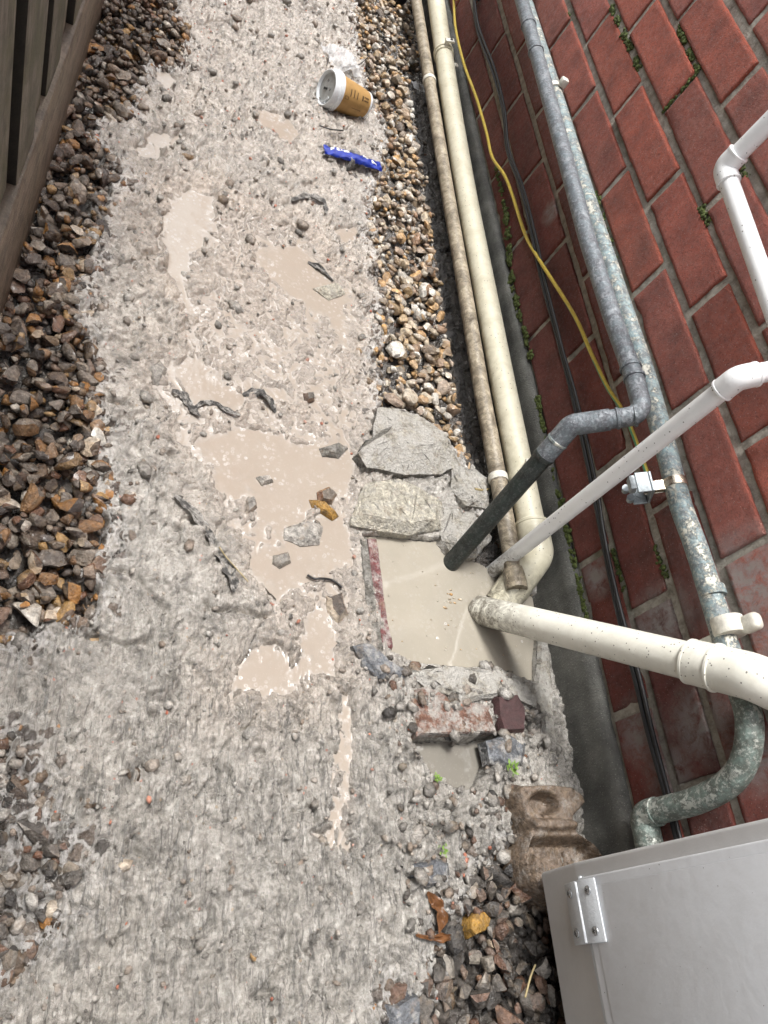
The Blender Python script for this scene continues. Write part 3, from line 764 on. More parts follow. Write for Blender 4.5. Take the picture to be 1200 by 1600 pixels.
rq = np.random.default_rng(31); VV, FF, base = [], [], 0
fsrc = [mesh_arrays(stone_mesh('crumb', 990 + k, 'crumb', 1, 3)) for k in range(4)]
for k in range(46):
    if k < 14: c0 = onz(708 + rq.normal(0, 14), 934 + rq.normal(0, 9), -0.008)
    else: c0 = onz(rq.uniform(600, 830), rq.uniform(850, 1040), -0.008)
    if poly_sdf(P_GULLY, np.array([c0[0]]), np.array([c0[1]]))[0] < 0.004: continue
    v, f = fsrc[k % 4]; sz = rq.uniform(0.0009, 0.0032 if k < 14 else 0.0016)
    VV.append(v * sz * np.array([1.3, 0.9, 0.45]) + c0 + np.array([0, 0, 0.0004])); FF.append(f + base); base += len(v)
MAT['scum'] = mat_stone('floating_crumbs', [(0.0, (0.5, 0.28, 0.10)), (0.5, (0.55, 0.48, 0.36)), (1.0, (0.66, 0.6, 0.5))], 0.4)
o = link_mesh('floating_crumbs', fast_mesh('floating_crumbs', np.concatenate(VV), np.concatenate(FF), 'scum')); tag(o, kind='stuff'); keep(path_obj, o)

# ------------------------------------------------------------------ brick wall
wall = thing('brick_wall', (0.05, -0.8, 0), 'red brick house wall with grey mortar joints behind the pipes', 'wall')
BL, BH, J = 0.2135, 0.0635, 0.0115
Z0 = 0.080                                        # top of the rendered footing course
def brick_mesh(seed, length=BL, mat='brick'):
    r = random.Random(seed); bm = bmesh.new()
    ys_ = [0, 0.0018, 0.006] + [0.02 + (length - 0.04) * q / 8 for q in range(9)] + [length - 0.006, length - 0.0018, length]
    zs_ = [0, 0.0018, 0.006, 0.02, BH / 2, BH - 0.02, BH - 0.006, BH - 0.0018, BH]
    n1, n2 = len(ys_) - 1, len(zs_) - 1
    off = Vector((r.uniform(-9, 9), r.uniform(-9, 9), r.uniform(-9, 9)))
    g = []
    for i in range(n1 + 1):
        row = []
        for k in range(n2 + 1):
            y = -length / 2 + ys_[i]; z = -BH / 2 + zs_[k]
            ey = min(i, n1 - i) == 0; ez = min(k, n2 - k) == 0
            x = 0.0
            if ey or ez: x = 0.0017 + 0.0012 * mnoise.noise(Vector((0, y * 70, z * 70)) + off)
            jit = 0.0013 * mnoise.noise(Vector((3, y * 60, z * 60)) + off); chip = max(0.0, mnoise.noise(Vector((11, y * 55, z * 55)) + off) - 0.35) * 0.012
            if min(i, n1 - i) <= 1 or min(k, n2 - k) <= 1: x += chip
            x += 0.0007 * mnoise.noise(Vector((7, y * 50, z * 50)) + off)
            row.append(bm.verts.new((x, y + (jit if ey else 0), z + (jit if ez else 0))))
        g.append(row)
    for i in range(n1):
        for k in range(n2): bm.faces.new((g[i][k], g[i][k + 1], g[i + 1][k + 1], g[i + 1][k]))
    rim = [g[i][0] for i in range(n1 + 1)] + [g[n1][k] for k in range(1, n2 + 1)] + [g[i][n2] for i in range(n1 - 1, -1, -1)] + [g[0][k] for k in range(n2 - 1, 0, -1)]
    back = [bm.verts.new((0.03, v.co.y, v.co.z)) for v in rim]
    for i in range(len(rim)):
        k = (i + 1) % len(rim); bm.faces.new((rim[i], rim[k], back[k], back[i]))
    bm.faces.new(back)
    bmesh.ops.recalc_face_normals(bm, faces=bm.faces)
    me = bpy.data.meshes.new('brick'); bm.to_mesh(me); bm.free()
    for p in me.polygons: p.use_smooth = True
    me.materials.append(MAT[mat]); return me
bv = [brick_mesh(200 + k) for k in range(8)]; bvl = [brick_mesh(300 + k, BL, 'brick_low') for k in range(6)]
COFF = {0: -1.246, 1: -1.128, 2: -1.237, 3: -0.225, 4: -0.329, 5: -0.427, 6: -0.523}
W_Y0, W_Y1, N_COURSE = -3.2, 2.8, 28
VV, FF, fb = [], [], 0
rb = random.Random(5)
for c in range(N_COURSE):
    off = COFF.get(c, -0.225 if c % 2 else -0.1125)
    zc = Z0 + J / 2 + 0.075 * c + BH / 2
    k0 = math.floor((W_Y0 - off) / 0.225)
    y = off + 0.225 * k0 + 0.1125
    while y < W_Y1:
        d = ROT @ (np.array([0, y, zc]) - CAM)
        seen = d[2] > 0.05 and -160 < 600 + FPX * d[0] / d[2] < 1360 and -160 < 800 - FPX * d[1] / d[2] < 1760
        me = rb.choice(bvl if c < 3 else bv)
        mt = Matrix.Translation((rb.uniform(-0.0012, 0.0012), y + rb.uniform(-0.0015, 0.0015), zc + rb.uniform(-0.001, 0.001))) @ Matrix.Rotation(rb.uniform(-0.006, 0.006), 4, 'X')
        if seen:
            o = bpy.data.objects.new('brick', me); col.objects.link(o); o.parent = wall
            o.matrix_local = Matrix.Translation(-wall.location) @ mt
        else:
            yy, zz = BL / 2, BH / 2
            v = np.array([[xx, y + sy * yy, zc + sz * zz] for xx in (0.0, 0.03) for sy, sz in ((-1, -1), (1, -1), (1, 1), (-1, 1))])
            VV.append(v); FF.append(np.array([[0, 3, 2, 1], [4, 5, 6, 7], [0, 1, 5, 4], [1, 2, 6, 5], [2, 3, 7, 6], [3, 0, 4, 7]]) + fb); fb += 8
        y += 0.225
o = link_mesh('brick_courses', fast_mesh('brick_courses', np.concatenate(VV) - np.array(wall.location), np.concatenate(FF), 'brick', False), wall); tag(o, kind='stuff')
# mortar: an uneven sheet between the bricks
my = np.concatenate([np.arange(W_Y0, -2.0, 0.05), np.arange(-2.0, 0.6, 0.004), np.arange(0.6, W_Y1, 0.05)])
mz = np.concatenate([np.arange(0.0, 0.75, 0.004), np.arange(0.75, 2.2, 0.05)])
MY, MZ = np.meshgrid(my, mz)
MX = 0.0034 + 0.0008 * fbm(MY, MZ, 60, 3, 0.6) + 0.0004 * fbm(MY, MZ, 9, 2)
o = link_mesh('mortar', fast_mesh('mortar', np.stack([MX, MY, MZ], -1).reshape(-1, 3) - np.array(wall.location), grid_faces(*MY.shape)[:, ::-1], 'mortar'), wall)
box('wall_core', (0.012, W_Y0, -0.1), (0.25, W_Y1, Z0 + 0.075 * N_COURSE), 'mortar', wall, 0)
# rendered footing strip
fy = np.concatenate([np.arange(W_Y0, -2.0, 0.05), np.arange(-2.0, 0.8, 0.005), np.arange(0.8, W_Y1, 0.05)])
prof = [(0.004, 0.081), (-0.006, 0.080), (-0.011, 0.074), (-0.012, 0.06), (-0.012, 0.045), (-0.013, 0.03), (-0.013, 0.015), (-0.014, 0.0), (-0.015, -0.02), (-0.016, -0.05), (-0.016, -0.09)]
vs = []
for y in fy:
    for k, (x, z) in enumerate(prof):
        e = mnoise.noise(Vector((1.0, y * 22, k * 0.6))); e2 = mnoise.noise(Vector((4.0, y * 90, k * 2.0)))
        vs.append((x + (0.0018 * e + 0.0008 * e2 if k else 0) - wall.location.x, y - wall.location.y, z + ((0.0028 * e + 0.0012 * e2) if k < 4 else 0)))
o = link_mesh('rendered_footing', fast_mesh('rendered_footing', np.array(vs), grid_faces(len(fy), len(prof)), 'render'), wall)

# moss in the joints: small tufts, uncountable
srcs = [mesh_arrays(stone_mesh('tuft', 900 + k, 'moss', 1, 0, 0.5)) for k in range(5)]
VV, FF, base = [], [], 0
def moss_line(p, q, n, spread, smin=0.0012, smax=0.0035):
    global base
    p, q = np.array(p), np.array(q)
    for _ in range(n):
        t = random.random()
        if mnoise.noise(Vector((t * 9 + p[1] * 5, 0, p[2]))) < -0.1: continue
        c = p + (q - p) * t + np.array([random.gauss(0, 0.0008), random.gauss(0, spread), random.gauss(0, spread)])
        s = random.uniform(smin, smax); v, f = random.choice(srcs)
        VV.append(v * s * np.array([0.6, 1, 1]) + c - np.array(wall.location)); FF.append(f + base); base += len(v)
for (u1, v1, u2, v2, n, sp) in ((790, 330, 800, 450, 260, 0.003), (800, 450, 830, 560, 150, 0.0025), (838, 620, 862, 760, 300, 0.003), (868, 770, 905, 930, 420, 0.0035), (905, 930, 925, 1000, 60, 0.002),
                                (775, 260, 790, 330, 60, 0.002)):
    moss_line(onx(u1, v1, -0.004), onx(u2, v2, -0.004), int(n * 1.6), sp * 1.2, 0.0014, 0.0045)
for (u1, v1, u2, v2, n, sp) in ((955, 10, 1008, 130, 330, 0.0022), (1060, 45, 1092, 115, 200, 0.002), (1038, 172, 1088, 115, 90, 0.0014), (930, 300, 962, 410, 150, 0.002), (885, 20, 890, 30, 30, 0.002),
                                (1092, 325, 1110, 350, 90, 0.003), (1150, 250, 1170, 280, 40, 0.002), (1020, 850, 1040, 900, 60, 0.002), (958, 860, 975, 920, 60, 0.0015)):
    moss_line(onx(u1, v1, 0.002), onx(u2, v2, 0.002), int(n * 1.6), sp * 1.15, 0.001, 0.0034)
o = link_mesh('moss', fast_mesh('moss', np.concatenate(VV), np.concatenate(FF), 'moss'), wall); tag(o, kind='stuff')

# ------------------------------------------------------------------ fence
fence = thing('timber_fence', (-0.8065, -0.95, 0.0), 'old timber fence of upright boards above a wet brown gravel board', 'fence')
fence.rotation_euler = (0, 0, -math.atan(0.043))
LEAN = Matrix.Rotation(rad(-4.0), 4, 'Y')
MAT['gap_shade'] = mat_plain('black_gap_shade', (0.014, 0.012, 0.009), 0.7, 0, 0.5)  # near-black edge colour, standing in for the shade of the gaps between boards
def fpart(name, lo, hi, mat, bevel, rz=0, dark=False):
    bm = bmesh.new(); box_bm(bm, lo, hi, bevel, 2, LEAN @ Matrix.Rotation(rz, 4, 'X'))
    o = from_bm(name, bm, mat, fence, True, 35)
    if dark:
        o.data.materials.append(MAT['gap_shade'])
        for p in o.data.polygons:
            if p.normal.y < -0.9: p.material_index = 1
    return o
for y0, y1 in ((-2.2, -1.42), (-1.41, 1.37), (1.38, 3.5)): fpart('gravel_board', (-0.05, y0, -0.12), (0.0, y1, 0.150), 'wood_dark', 0.005)
edges = [0.006 + 0.1825 * k for k in range(-12, 20)]
rf = random.Random(3)
for k in range(len(edges) - 1):
    a_, b_ = edges[k] + 0.006, edges[k + 1] - 0.006
    w = (b_ - a_)
    zb = 0.138 + rf.uniform(-0.006, 0.008)
    x0 = -0.004 - rf.uniform(0, 0.003)
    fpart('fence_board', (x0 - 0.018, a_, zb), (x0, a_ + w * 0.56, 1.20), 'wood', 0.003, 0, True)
    fpart('fence_board', (x0 - 0.024, a_ + w * 0.56 + 0.0008, zb + rf.uniform(-0.004, 0.012)), (x0 - 0.0065, b_ - 0.003, 1.195), 'wood', 0.004)
for k in range(14): fpart('back_board', (-0.125, -2.2 + k * 0.41, 0.10), (-0.110, -1.80 + k * 0.41, 1.19), 'wood', 0.003)
for z in (0.32, 0.95): fpart('fence_rail', (-0.105, -2.2, z), (-0.055, 3.5, z + 0.08), 'wood', 0.004)
for y in (-1.7, 0.1, 1.9): fpart('fence_post', (-0.16, y, -0.12), (-0.106, y + 0.09, 1.25), 'wood', 0.004)

# ------------------------------------------------------------------ pipes
# cream waste pipe along the footing
cp = [onx(u, v, -0.045) for u, v in ((681, 0), (703, 150), (728, 300), (757, 450), (786, 600), (810, 720), (832, 830))]
far = np.array(cp[0]) + (np.array(cp[0]) - np.array(cp[1])) * 4.0
far[0] = -0.045
cream = thing('waste_pipe', (-0.045, -0.5, 0.05), 'long cream waste pipe clipped along the wall foot, ending in an elbow', 'pipe')
cpath = [far] + cp
tube('pipe_run', spline(cpath, 8), 0.0215, 'cream', cream, 28)
e0 = V(cp[-1]); dcp = (V(cp[-1]) - V(cp[-2])).normalized()
ec = e0 + dcp * 0.040
eend = V(onz(782, 946, -0.004))
eb = V((eend.x, eend.y, eend.z))
epath = fillet([e0 - dcp * 0.012, ec, eb], 0.024, 14)
tube('elbow', epath, 0.0258, 'cream', cream, 28)
ring('elbow_collar', e0 - dcp * 0.010, dcp, 0.0268, 0.006, 'cream', cream, 28)
for (u, v), nm in (((701, 75), 0), ((812, 745), 1)):
    p = V(onx(u, v, -0.045)); k = min(range(len(cp)), key=lambda i: (V(cp[i]) - p).length)
    dd = (V(cp[min(k + 1, 6)]) - V(cp[max(k - 1, 0)])).normalized()
    # put the clip on the pipe's own axis
    best = min(spline(cpath, 30), key=lambda q: (q - p).length)
    if nm == 0:
        ring('pipe_clip', best - dd * 0.006, dd, 0.0245, 0.006, 'cream', cream, 28); ring('pipe_clip', best + dd * 0.006, dd, 0.0245, 0.006, 'cream', cream, 28)
    up = Vector((0.5, 0, 0.86))
    bm = bmesh.new()
    mt = Matrix.Translation(best) @ Matrix.Rotation(rad(-20), 4, 'Y')
    box_bm(bm, (-0.003, -0.006, 0.016), (0.003 if nm else 0.006, 0.006, 0.034), 0.0015, 2, mt)
    box_bm(bm, (-0.003, -0.008, 0.031), (0.018, 0.008, 0.036), 0.0015, 2, mt)
    keep(cream, from_bm('clip_lug', bm, 'clip', None, True, 35))
    bm = bmesh.new(); bmesh.ops.create_cone(bm, cap_ends=True, segments=14, radius1=0.0035, radius2=0.0028, depth=0.002, matrix=mt @ Matrix.Translation((0.011, 0, 0.0368)))
    keep(cream, from_bm('lug_hole', bm, 'slot', None, True, 30))

# thin muddy pipe beside it
tp = [onx(u, v, -0.080) for u, v in ((661, 0), (682, 150), (704, 300), (729, 450), (752, 600), (770, 690), (785, 770), (800, 860), (806, 905))]
tp = [(-0.080, q[1], 0.034 + 0.4 * (q[2] - 0.034)) for q in tp]
thin = thing('overflow_pipe', tp[4], 'thin mud-stained plastic pipe lying beside the long cream waste pipe', 'pipe')
tfar = np.array(tp[0]) + (np.array(tp[0]) - np.array(tp[1])) * 4.0
tube('pipe_run', spline([tfar] + tp, 8), 0.0138, 'dirty', thin, 22)
for (u, v) in ((676, 118), (785, 742)):
    q = V(onx(u, v, -0.080)); best = min(spline([tfar] + tp, 30), key=lambda s: (s - q).length)
    ring('pipe_joint', best, (0, 1, 0.01), 0.0158, 0.012, 'clip', thin)
ring('end_socket', V(tp[-1]), V(tp[-1]) - V(tp[-2]), 0.0165, 0.032, 'dirty', thin)

# grey painted copper run with the dark drop into the gully
gx_ = -0.060
gp = [onx(u, v, gx_) for u, v in ((826, 40), (851, 130), (884, 250), (917, 372), (958, 500), (991, 590))]
gp = [(gx_, q[1], q[2]) for q in gp]
corner = onx(1006, 648, gx_)
knee = onx(893, 664, -0.128)
drop = onz(697, 888, -0.02)
grey = thing('copper_waste_pipe', corner, 'grey copper pipe along the wall turning into a dark green drop', 'pipe')
gfar = np.array(gp[0]) + (np.array(gp[0]) - np.array(gp[1])) * 3.0; gfar[0] = gx_
gpath = fillet([gfar] + gp + [corner, V(corner).lerp(V(knee), 0.6)], [0.3, 0.3, 0.3, 0.3, 0.3, 0.3, 0.3, 0.022, 0.02], 10)
tube('pipe_run', gpath, 0.0130, 'grey_cu', grey, 24)
mid = V(corner).lerp(V(knee), 0.6)
kp = fillet([mid - (V(knee) - mid).normalized() * 0.012, knee, V(knee).lerp(V(drop), 0.2)], 0.016, 10)
tube('elbow', kp, 0.0145, 'grey_cu', grey, 24)
tube('drop_pipe', [V(knee).lerp(V(drop), 0.12), V(knee).lerp(V(drop), 0.5), drop], 0.0134, 'dark_cu', grey, 24)
dk = (V(drop) - V(knee)).normalized()
ring('solder_ring', V(knee).lerp(V(drop), 0.20), dk, 0.0150, 0.006, 'dark_cu', grey)
ring('solder_ring', V(knee).lerp(V(drop), 0.10), dk, 0.0153, 0.004, 'green_cu', grey)
for i, s in enumerate((0.12, 0.36, 0.58)):
    q = V(corner).lerp(V(knee), s); ring('solder_ring', q, V(knee) - V(corner), 0.0146, 0.004, 'grey_cu', grey)
for (u, v) in ((985, 575), (993, 598), (826, 42), (838, 80)):
    q = onx(u, v, gx_); q = min(spline([gfar] + gp, 30), key=lambda s: (s - V(q)).length)
    ring('solder_ring', q, V(gp[-1]) - V(gp[0]), 0.0148, 0.005, 'grey_cu', grey)

# verdigris pipe behind it, bending down to the meter box
vx = -0.0205
vpx = [(832, 37), (868, 150), (912, 292), (960, 440), (1007, 582), (1040, 700), (1064, 790), (1090, 862), (1124, 972), (1152, 1062)]
vp = [onx(u, v, vx) for u, v in vpx]
vbend = [onx(u, v, -0.024) for u, v in ((1170, 1120), (1166, 1180), (1140, 1222), (1090, 1250), (1040, 1264))]
vdn = onx(1005, 1274, -0.024); vout = np.array(vdn) + np.array([0, -0.12, -0.004])
vfar = np.array(vp[0]) + (np.array(vp[0]) - np.array(vp[1])) * 3.0; vfar[0] = vx
verd = thing('copper_supply_pipe', vp[5], 'flaking verdigris copper pipe fixed to the wall, curving down to the grey meter box', 'pipe')
tube('pipe_run', spline([vfar] + vp, 8), 0.0138, 'green_cu', verd, 22)
tube('swept_bend', spline([vp[-1]] + vbend + [V(vbend[-1]).lerp(V(vdn), 0.7)], 10), 0.0146, 'bend_cu', verd, 24)
tube('elbow', fillet([V(vbend[-1]).lerp(V(vdn), 0.35), vdn, V(vdn).lerp(V(vout), 0.35)], 0.016, 10), 0.0165, 'bend_cu', verd, 24)
tube('tail_pipe', [V(vdn).lerp(V(vout), 0.3), vout], 0.0142, 'bend_cu', verd, 24)
ring('solder_ring', V(onx(1113, 925, vx)), V(vp[-1]) - V(vp[-3]), 0.0155, 0.012, 'green_cu', verd)
# lime-crusted pipe clip on it
cl = V(onx(1140, 985, vx)); dirv = (V(vp[-1]) - V(vp[-3])).normalized()
ring('pipe_clip', cl - dirv * 0.004, dirv, 0.0185, 0.020, 'clip', verd)
bm = bmesh.new(); box_bm(bm, (-0.002, -0.010, 0.012), (0.014, 0.010, 0.036), 0.006, 3, Matrix.Translation(cl))
keep(verd, from_bm('clip_lug', bm, 'clip', None, True, 35))
bm = bmesh.new(); box_bm(bm, (-0.009, -0.010, -0.036), (-0.003, 0.002, -0.010), 0.002, 2, Matrix.Translation(cl))
keep(verd, from_bm('clip_lug', bm, 'clip', None, True, 35))
q = V(onx(868, 140, vx)); ring('pipe_clip', min(spline([vfar] + vp, 30), key=lambda s: (s - q).length), (0, 1, 0), 0.0172, 0.012, 'clip', verd)
bm = bmesh.new(); box_bm(bm, (-0.004, -0.010, 0.010), (0.010, 0.004, 0.026), 0.003, 2, Matrix.Translation(q))
keep(verd, from_bm('clip_lug', bm, 'clip', None, True, 35))

# white overflow pipe: down from above, along the wall, then the drop into the gully
E1 = V(onx(1131, 263, -0.085)); MM = V(onx(1240, 572, -0.045)); E2 = V(onx(1152, 591, -0.100)); WE = V(onz(768, 894, -0.012))
wtop = E1 + Vector((0.0, 0.0, 1.2))
white = thing('white_overflow_pipe', WE, 'narrow white plastic pipe with elbows dropping straight down into the gully', 'pipe')
tube('drop_pipe', dense(E2, WE, 4), 0.0112, 'white', white, 22)
tube('horizontal_pipe', dense(E1, MM, 4), 0.0112, 'white', white, 22)
tube('upright_pipe', dense(wtop, E1, 4), 0.0112, 'white', white, 22)
tube('link_pipe', [E2, MM], 0.0112, 'white', white, 22)
def elbow_at(c, a, b, L, r, parent, mat, rf_=0.012):
    da = (V(a) - c).normalized(); db = (V(b) - c).normalized()
    pth = fillet([c + da * L, c, c + db * L], rf_, 10)
    tube('elbow', pth, r, mat, parent, 24)
    ring('elbow_collar', c + da * L, da, r * 1.04, 0.003, mat, parent); ring('elbow_collar', c + db * L, db, r * 1.04, 0.003, mat, parent)
elbow_at(E1, wtop, MM, 0.021, 0.0136, white, 'white')
elbow_at(E2, MM, WE, 0.021, 0.0136, white, 'white')
elbow_at(MM, E1, E2, 0.021, 0.0136, white, 'white')

# thick cream waste pipe from the wall into the gully
B0 = V(onz(748, 953, -0.01)); d_ = ray(1085, 1035); B1 = V(CAM + 0.855 * d_)
bdir = (B1 - B0).normalized()
B2 = B1 + bdir * 0.055
B3 = Vector((0.02, B2.y - 0.045, B2.z + 0.035))
bigp = thing('gully_waste_pipe', B0, 'thick cream plastic waste pipe slanting from the wall into the milky gully', 'pipe')
tube('pipe_run', dense(B0, B1 + bdir * 0.01, 5), 0.0215, 'cream_big', bigp, 32)
tube('coupling', fillet([B1 - bdir * 0.004, B2 + bdir * 0.012, B3], 0.03, 12), 0.0252, 'cream_big', bigp, 32)
ring('coupling_lip', B1 - bdir * 0.004, bdir, 0.0256, 0.004, 'cream_big', bigp, 32)
ring('coupling_lip', B1 + bdir * 0.026, bdir, 0.0270, 0.004, 'cream_big', bigp, 32)

# earth wire, clamp and cables
wire_px = [(706, -60), (709, 0), (712, 45), (725, 100), (745, 155), (760, 207), (769, 245), (787, 272), (799, 300), (820, 365), (842, 405), (885, 472), (905, 508), (922, 548), (948, 603), (972, 640), (990, 680), (1012, 742)]
wxs = [-0.030, -0.030, -0.030, -0.026, -0.020, -0.017, -0.016, -0.012, -0.008, -0.006, -0.012, -0.009, -0.008, -0.009, -0.014, -0.018, -0.022, -0.026]
wp = [onx(u, v, x) for (u, v), x in zip(wire_px, wxs)]
pth = spline([np.array(wp[0]) + np.array([0, 1.6, 0])] + wp, 7)
vs, fs = sweep(pth, 0.0031, 12)
me = bpy.data.meshes.new('earth_wire'); me.from_pydata([tuple(v) for v in vs], [], fs)
me.materials.append(MAT['yellow']); me.materials.append(MAT['green'])
for i, p in enumerate(me.polygons):
    p.use_smooth = True
    if i < len(fs) - 2:
        ringi, k = divmod(i, 12)
        late = ringi > 0.66 * len(fs) / 12
        if (k + int(ringi * 0.06)) % 12 in ((0, 1, 2, 3, 4) if late else (0, 1)): p.material_index = 1
wire = link_mesh('earth_wire', me)
tag(wire, 'yellow and green earth wire snaking across the lower bricks', 'wire')
def cable(label, off, r, amp, seed):
    px = [(738, -60), (740, 0), (747, 50), (770, 112), (786, 175), (793, 237), (815, 298), (835, 382), (848, 445), (866, 512), (878, 556), (894, 613), (912, 692), (929, 778), (937, 826), (951, 893), (969, 969), (992, 1054), (1013, 1145), (1038, 1237), (1056, 1307), (1070, 1370)]
    pts = []
    for i, (u, v) in enumerate(px):
        q = onx(u, v, -0.006 - r); pts.append((q[0] + amp * 0.5 * math.sin(i * 0.9 + seed) - abs(off) * 0.2, q[1], q[2] + off + amp * math.sin(i * 1.3 + seed * 2)))
    pts = [np.array(pts[0]) + np.array([0, 1.6, 0])] + pts
    c = tube('cable', spline(pts, 6), r, 'cable', None, 10); tag(c, label, 'cable', 'cables on the wall'); return c
cable('thicker black cable running along the lowest bricks', 0.0, 0.0036, 0.0010, 1)
cable('thinner black cable twisted along the thicker one on the lowest bricks', 0.0072, 0.0030, 0.0012, 2)

# earth clamp
ec_ = V(onx(1062, 752, vx)); axis = (V(vp[6]) - V(vp[4])).normalized()
best = min(spline([vfar] + vp, 40), key=lambda s: (s - ec_).length)
clamp = thing('earth_clamp', best, 'galvanised earth clamp with bright metal band strapped round the verdigris pipe', 'clamp')
ring('band', best, axis, 0.0152, 0.012, 'brass', clamp, 26)
side = Vector((-0.82, 0, -0.57)).normalized()
oth = axis.cross(side).normalized()
rot = Matrix((side, axis, oth)).transposed().to_4x4()
mt = Matrix.Translation(best) @ rot @ Matrix.Scale(1.3, 4)
for nm, lo, hi, m in (('strap', (0.010, -0.0055, -0.003), (0.036, 0.0055, -0.0015), 'brass'), ('strap', (0.010, -0.0055, 0.003), (0.030, 0.0055, 0.0045), 'brass'),
                      ('bracket', (0.024, -0.011, -0.013), (0.0265, 0.011, 0.013), 'steel'), ('bracket', (0.0268, -0.011, -0.013), (0.040, 0.011, -0.0105), 'steel'),
                      ('bracket', (0.0268, -0.011, 0.0105), (0.040, 0.011, 0.013), 'steel'), ('wire_block', (0.041, -0.007, -0.016), (0.047, 0.008, -0.006), 'steel')):
    bm = bmesh.new(); box_bm(bm, lo, hi, 0.0007, 1, mt); keep(clamp, from_bm(nm, bm, m, None, True, 30))
for (x, y_, z) in ((0.046, -0.004, 0.006), (0.043, 0.006, 0.008), (0.033, 0.0, 0.013)):
    bm = bmesh.new(); bmesh.ops.create_cone(bm, cap_ends=True, segments=8, radius1=0.0042, radius2=0.0038, depth=0.006, matrix=mt @ Matrix.Translation((x, y_, z)))
    keep(clamp, from_bm('screw', bm, 'steel', None, True, 30))

# ------------------------------------------------------------------ meter box
XF = -0.150
Tt = onx(897, 1347, XF); Bb = onx(840, 1365, XF + 0.012)
y_far = float(Tt[1]); z_t = float(Tt[2]); z_b = float(Bb[2])
y_near = y_far - 0.42; z_top = z_b + 0.55
mbox = thing('meter_box', (XF / 2, (y_far + y_near) / 2, z_b), 'pale grey plastic meter box with a hinged door mounted low on the wall', 'meter box')
bm = bmesh.new()
pr_ = [(0.0, z_b), (XF + 0.022, z_b), (XF + 0.016, z_b + 0.002), (XF + 0.0012, z_t - 0.003), (XF, z_t), (XF, z_top), (0.0, z_top + 0.03)]
lo_ = [bm.verts.new((x, y_near, z)) for x, z in pr_]; hi_ = [bm.verts.new((x, y_far, z)) for x, z in pr_]
for i in range(len(pr_)):
    k = (i + 1) % len(pr_); bm.faces.new((lo_[i], lo_[k], hi_[k], hi_[i]))
capf = bm.faces.new(hi_); bm.faces.new(lo_)
bmesh.ops.recalc_face_normals(bm, faces=bm.faces)
bmesh.ops.bevel(bm, geom=[e for e in bm.edges if abs(e.verts[0].co.y - y_far) < 1e-5 and abs(e.verts[1].co.y - y_far) < 1e-5], offset=0.004, segments=3, profile=0.5, affect='EDGES')
keep(mbox, from_bm('body', bm, 'box', None, True, 30))
d_y1 = y_far - 0.0165; d_z0 = z_t + 0.010
door = thing('door', (XF, d_y1, d_z0), None, None)
bpy.data.objects.remove(door)
bm = bmesh.new()
box_bm(bm, (XF - 0.0065, y_near + 0.02, d_z0), (XF - 0.0004, d_y1, z_top - 0.02), 0.0022, 3)
door = keep(mbox, from_bm('door', bm, 'box_door', None, True, 30))
bm = bmesh.new()
box_bm(bm, (XF - 0.0082, y_near + 0.03, d_z0 + 0.012), (XF - 0.0067, d_y1 - 0.010, z_top - 0.03), 0.0010, 2)
pn = from_bm('door_panel', bm, 'box_door', None, True, 30); pn.parent = door; pn.matrix_parent_inverse = door.matrix_basis.inverted()
box('seal_strip', (XF - 0.0032, y_near + 0.02, d_z0 - 0.0062), (XF - 0.0002, d_y1 + 0.002, d_z0 - 0.0012), 'hinge', mbox, 0.001)
# hinge folded over the lower edge of the door
hy = float(onx(915, 1425, XF)[1])
for nm, dy in (('hinge', 0.0), ('hinge', -0.26)):
    h0 = hy + dy
    bm = bmesh.new()
    box_bm(bm, (XF - 0.0102, h0 - 0.029, d_z0 - 0.004), (XF - 0.0083, h0 + 0.029, d_z0 + 0.026), 0.0009, 2)
    hg = keep(mbox, from_bm(nm, bm, 'hinge', None, True, 30))
    bm = bmesh.new()
    mt = Matrix.Translation((XF - 0.0098, h0, d_z0 - 0.003)) @ Matrix.Rotation(rad(-16), 4, 'Y')
    box_bm(bm, (-0.0014, -0.029, -0.026), (0.0016, 0.029, 0.0), 0.0012, 2, mt)
    q = from_bm('hinge_leaf', bm, 'hinge', None, True, 30); q.parent = hg
    bm = bmesh.new(); bmesh.ops.create_cone(bm, cap_ends=True, segments=14, radius1=0.0026, radius2=0.0026, depth=0.056, matrix=Matrix.Translation((XF - 0.0088, h0, d_z0 - 0.003)) @ Matrix.Rotation(rad(90), 4, 'X'))
    q = from_bm('hinge_barrel', bm, 'hinge', None, True, 40); q.parent = hg
    for sy in (-0.0185, 0.0185):
        for lf in (0, 1):
            m2 = Matrix.Translation((XF - 0.0104, h0 + sy, d_z0 + 0.014)) @ Matrix.Rotation(rad(-90), 4, 'Y') if lf == 0 else mt @ Matrix.Translation((-0.0018, sy, -0.014)) @ Matrix.Rotation(rad(-90), 4, 'Y')
            bm = bmesh.new(); bmesh.ops.create_uvsphere(bm, u_segments=14, v_segments=8, radius=1.0, matrix=m2 @ Matrix.Diagonal((0.0046, 0.0046, 0.0020, 1)))
            s_ = from_bm('screw', bm, 'screw', None); s_.parent = hg
            bm = bmesh.new()
            for ang in (20, 110): box_bm(bm, (-0.0021, -0.0005, 0.0013), (0.0021, 0.0005, 0.00215 + ang * 1e-6), 0, 1, m2 @ Matrix.Rotation(rad(ang), 4, 'Z'))
            s2 = from_bm('screw_slot', bm, 'slot', None, False); s2.parent = hg

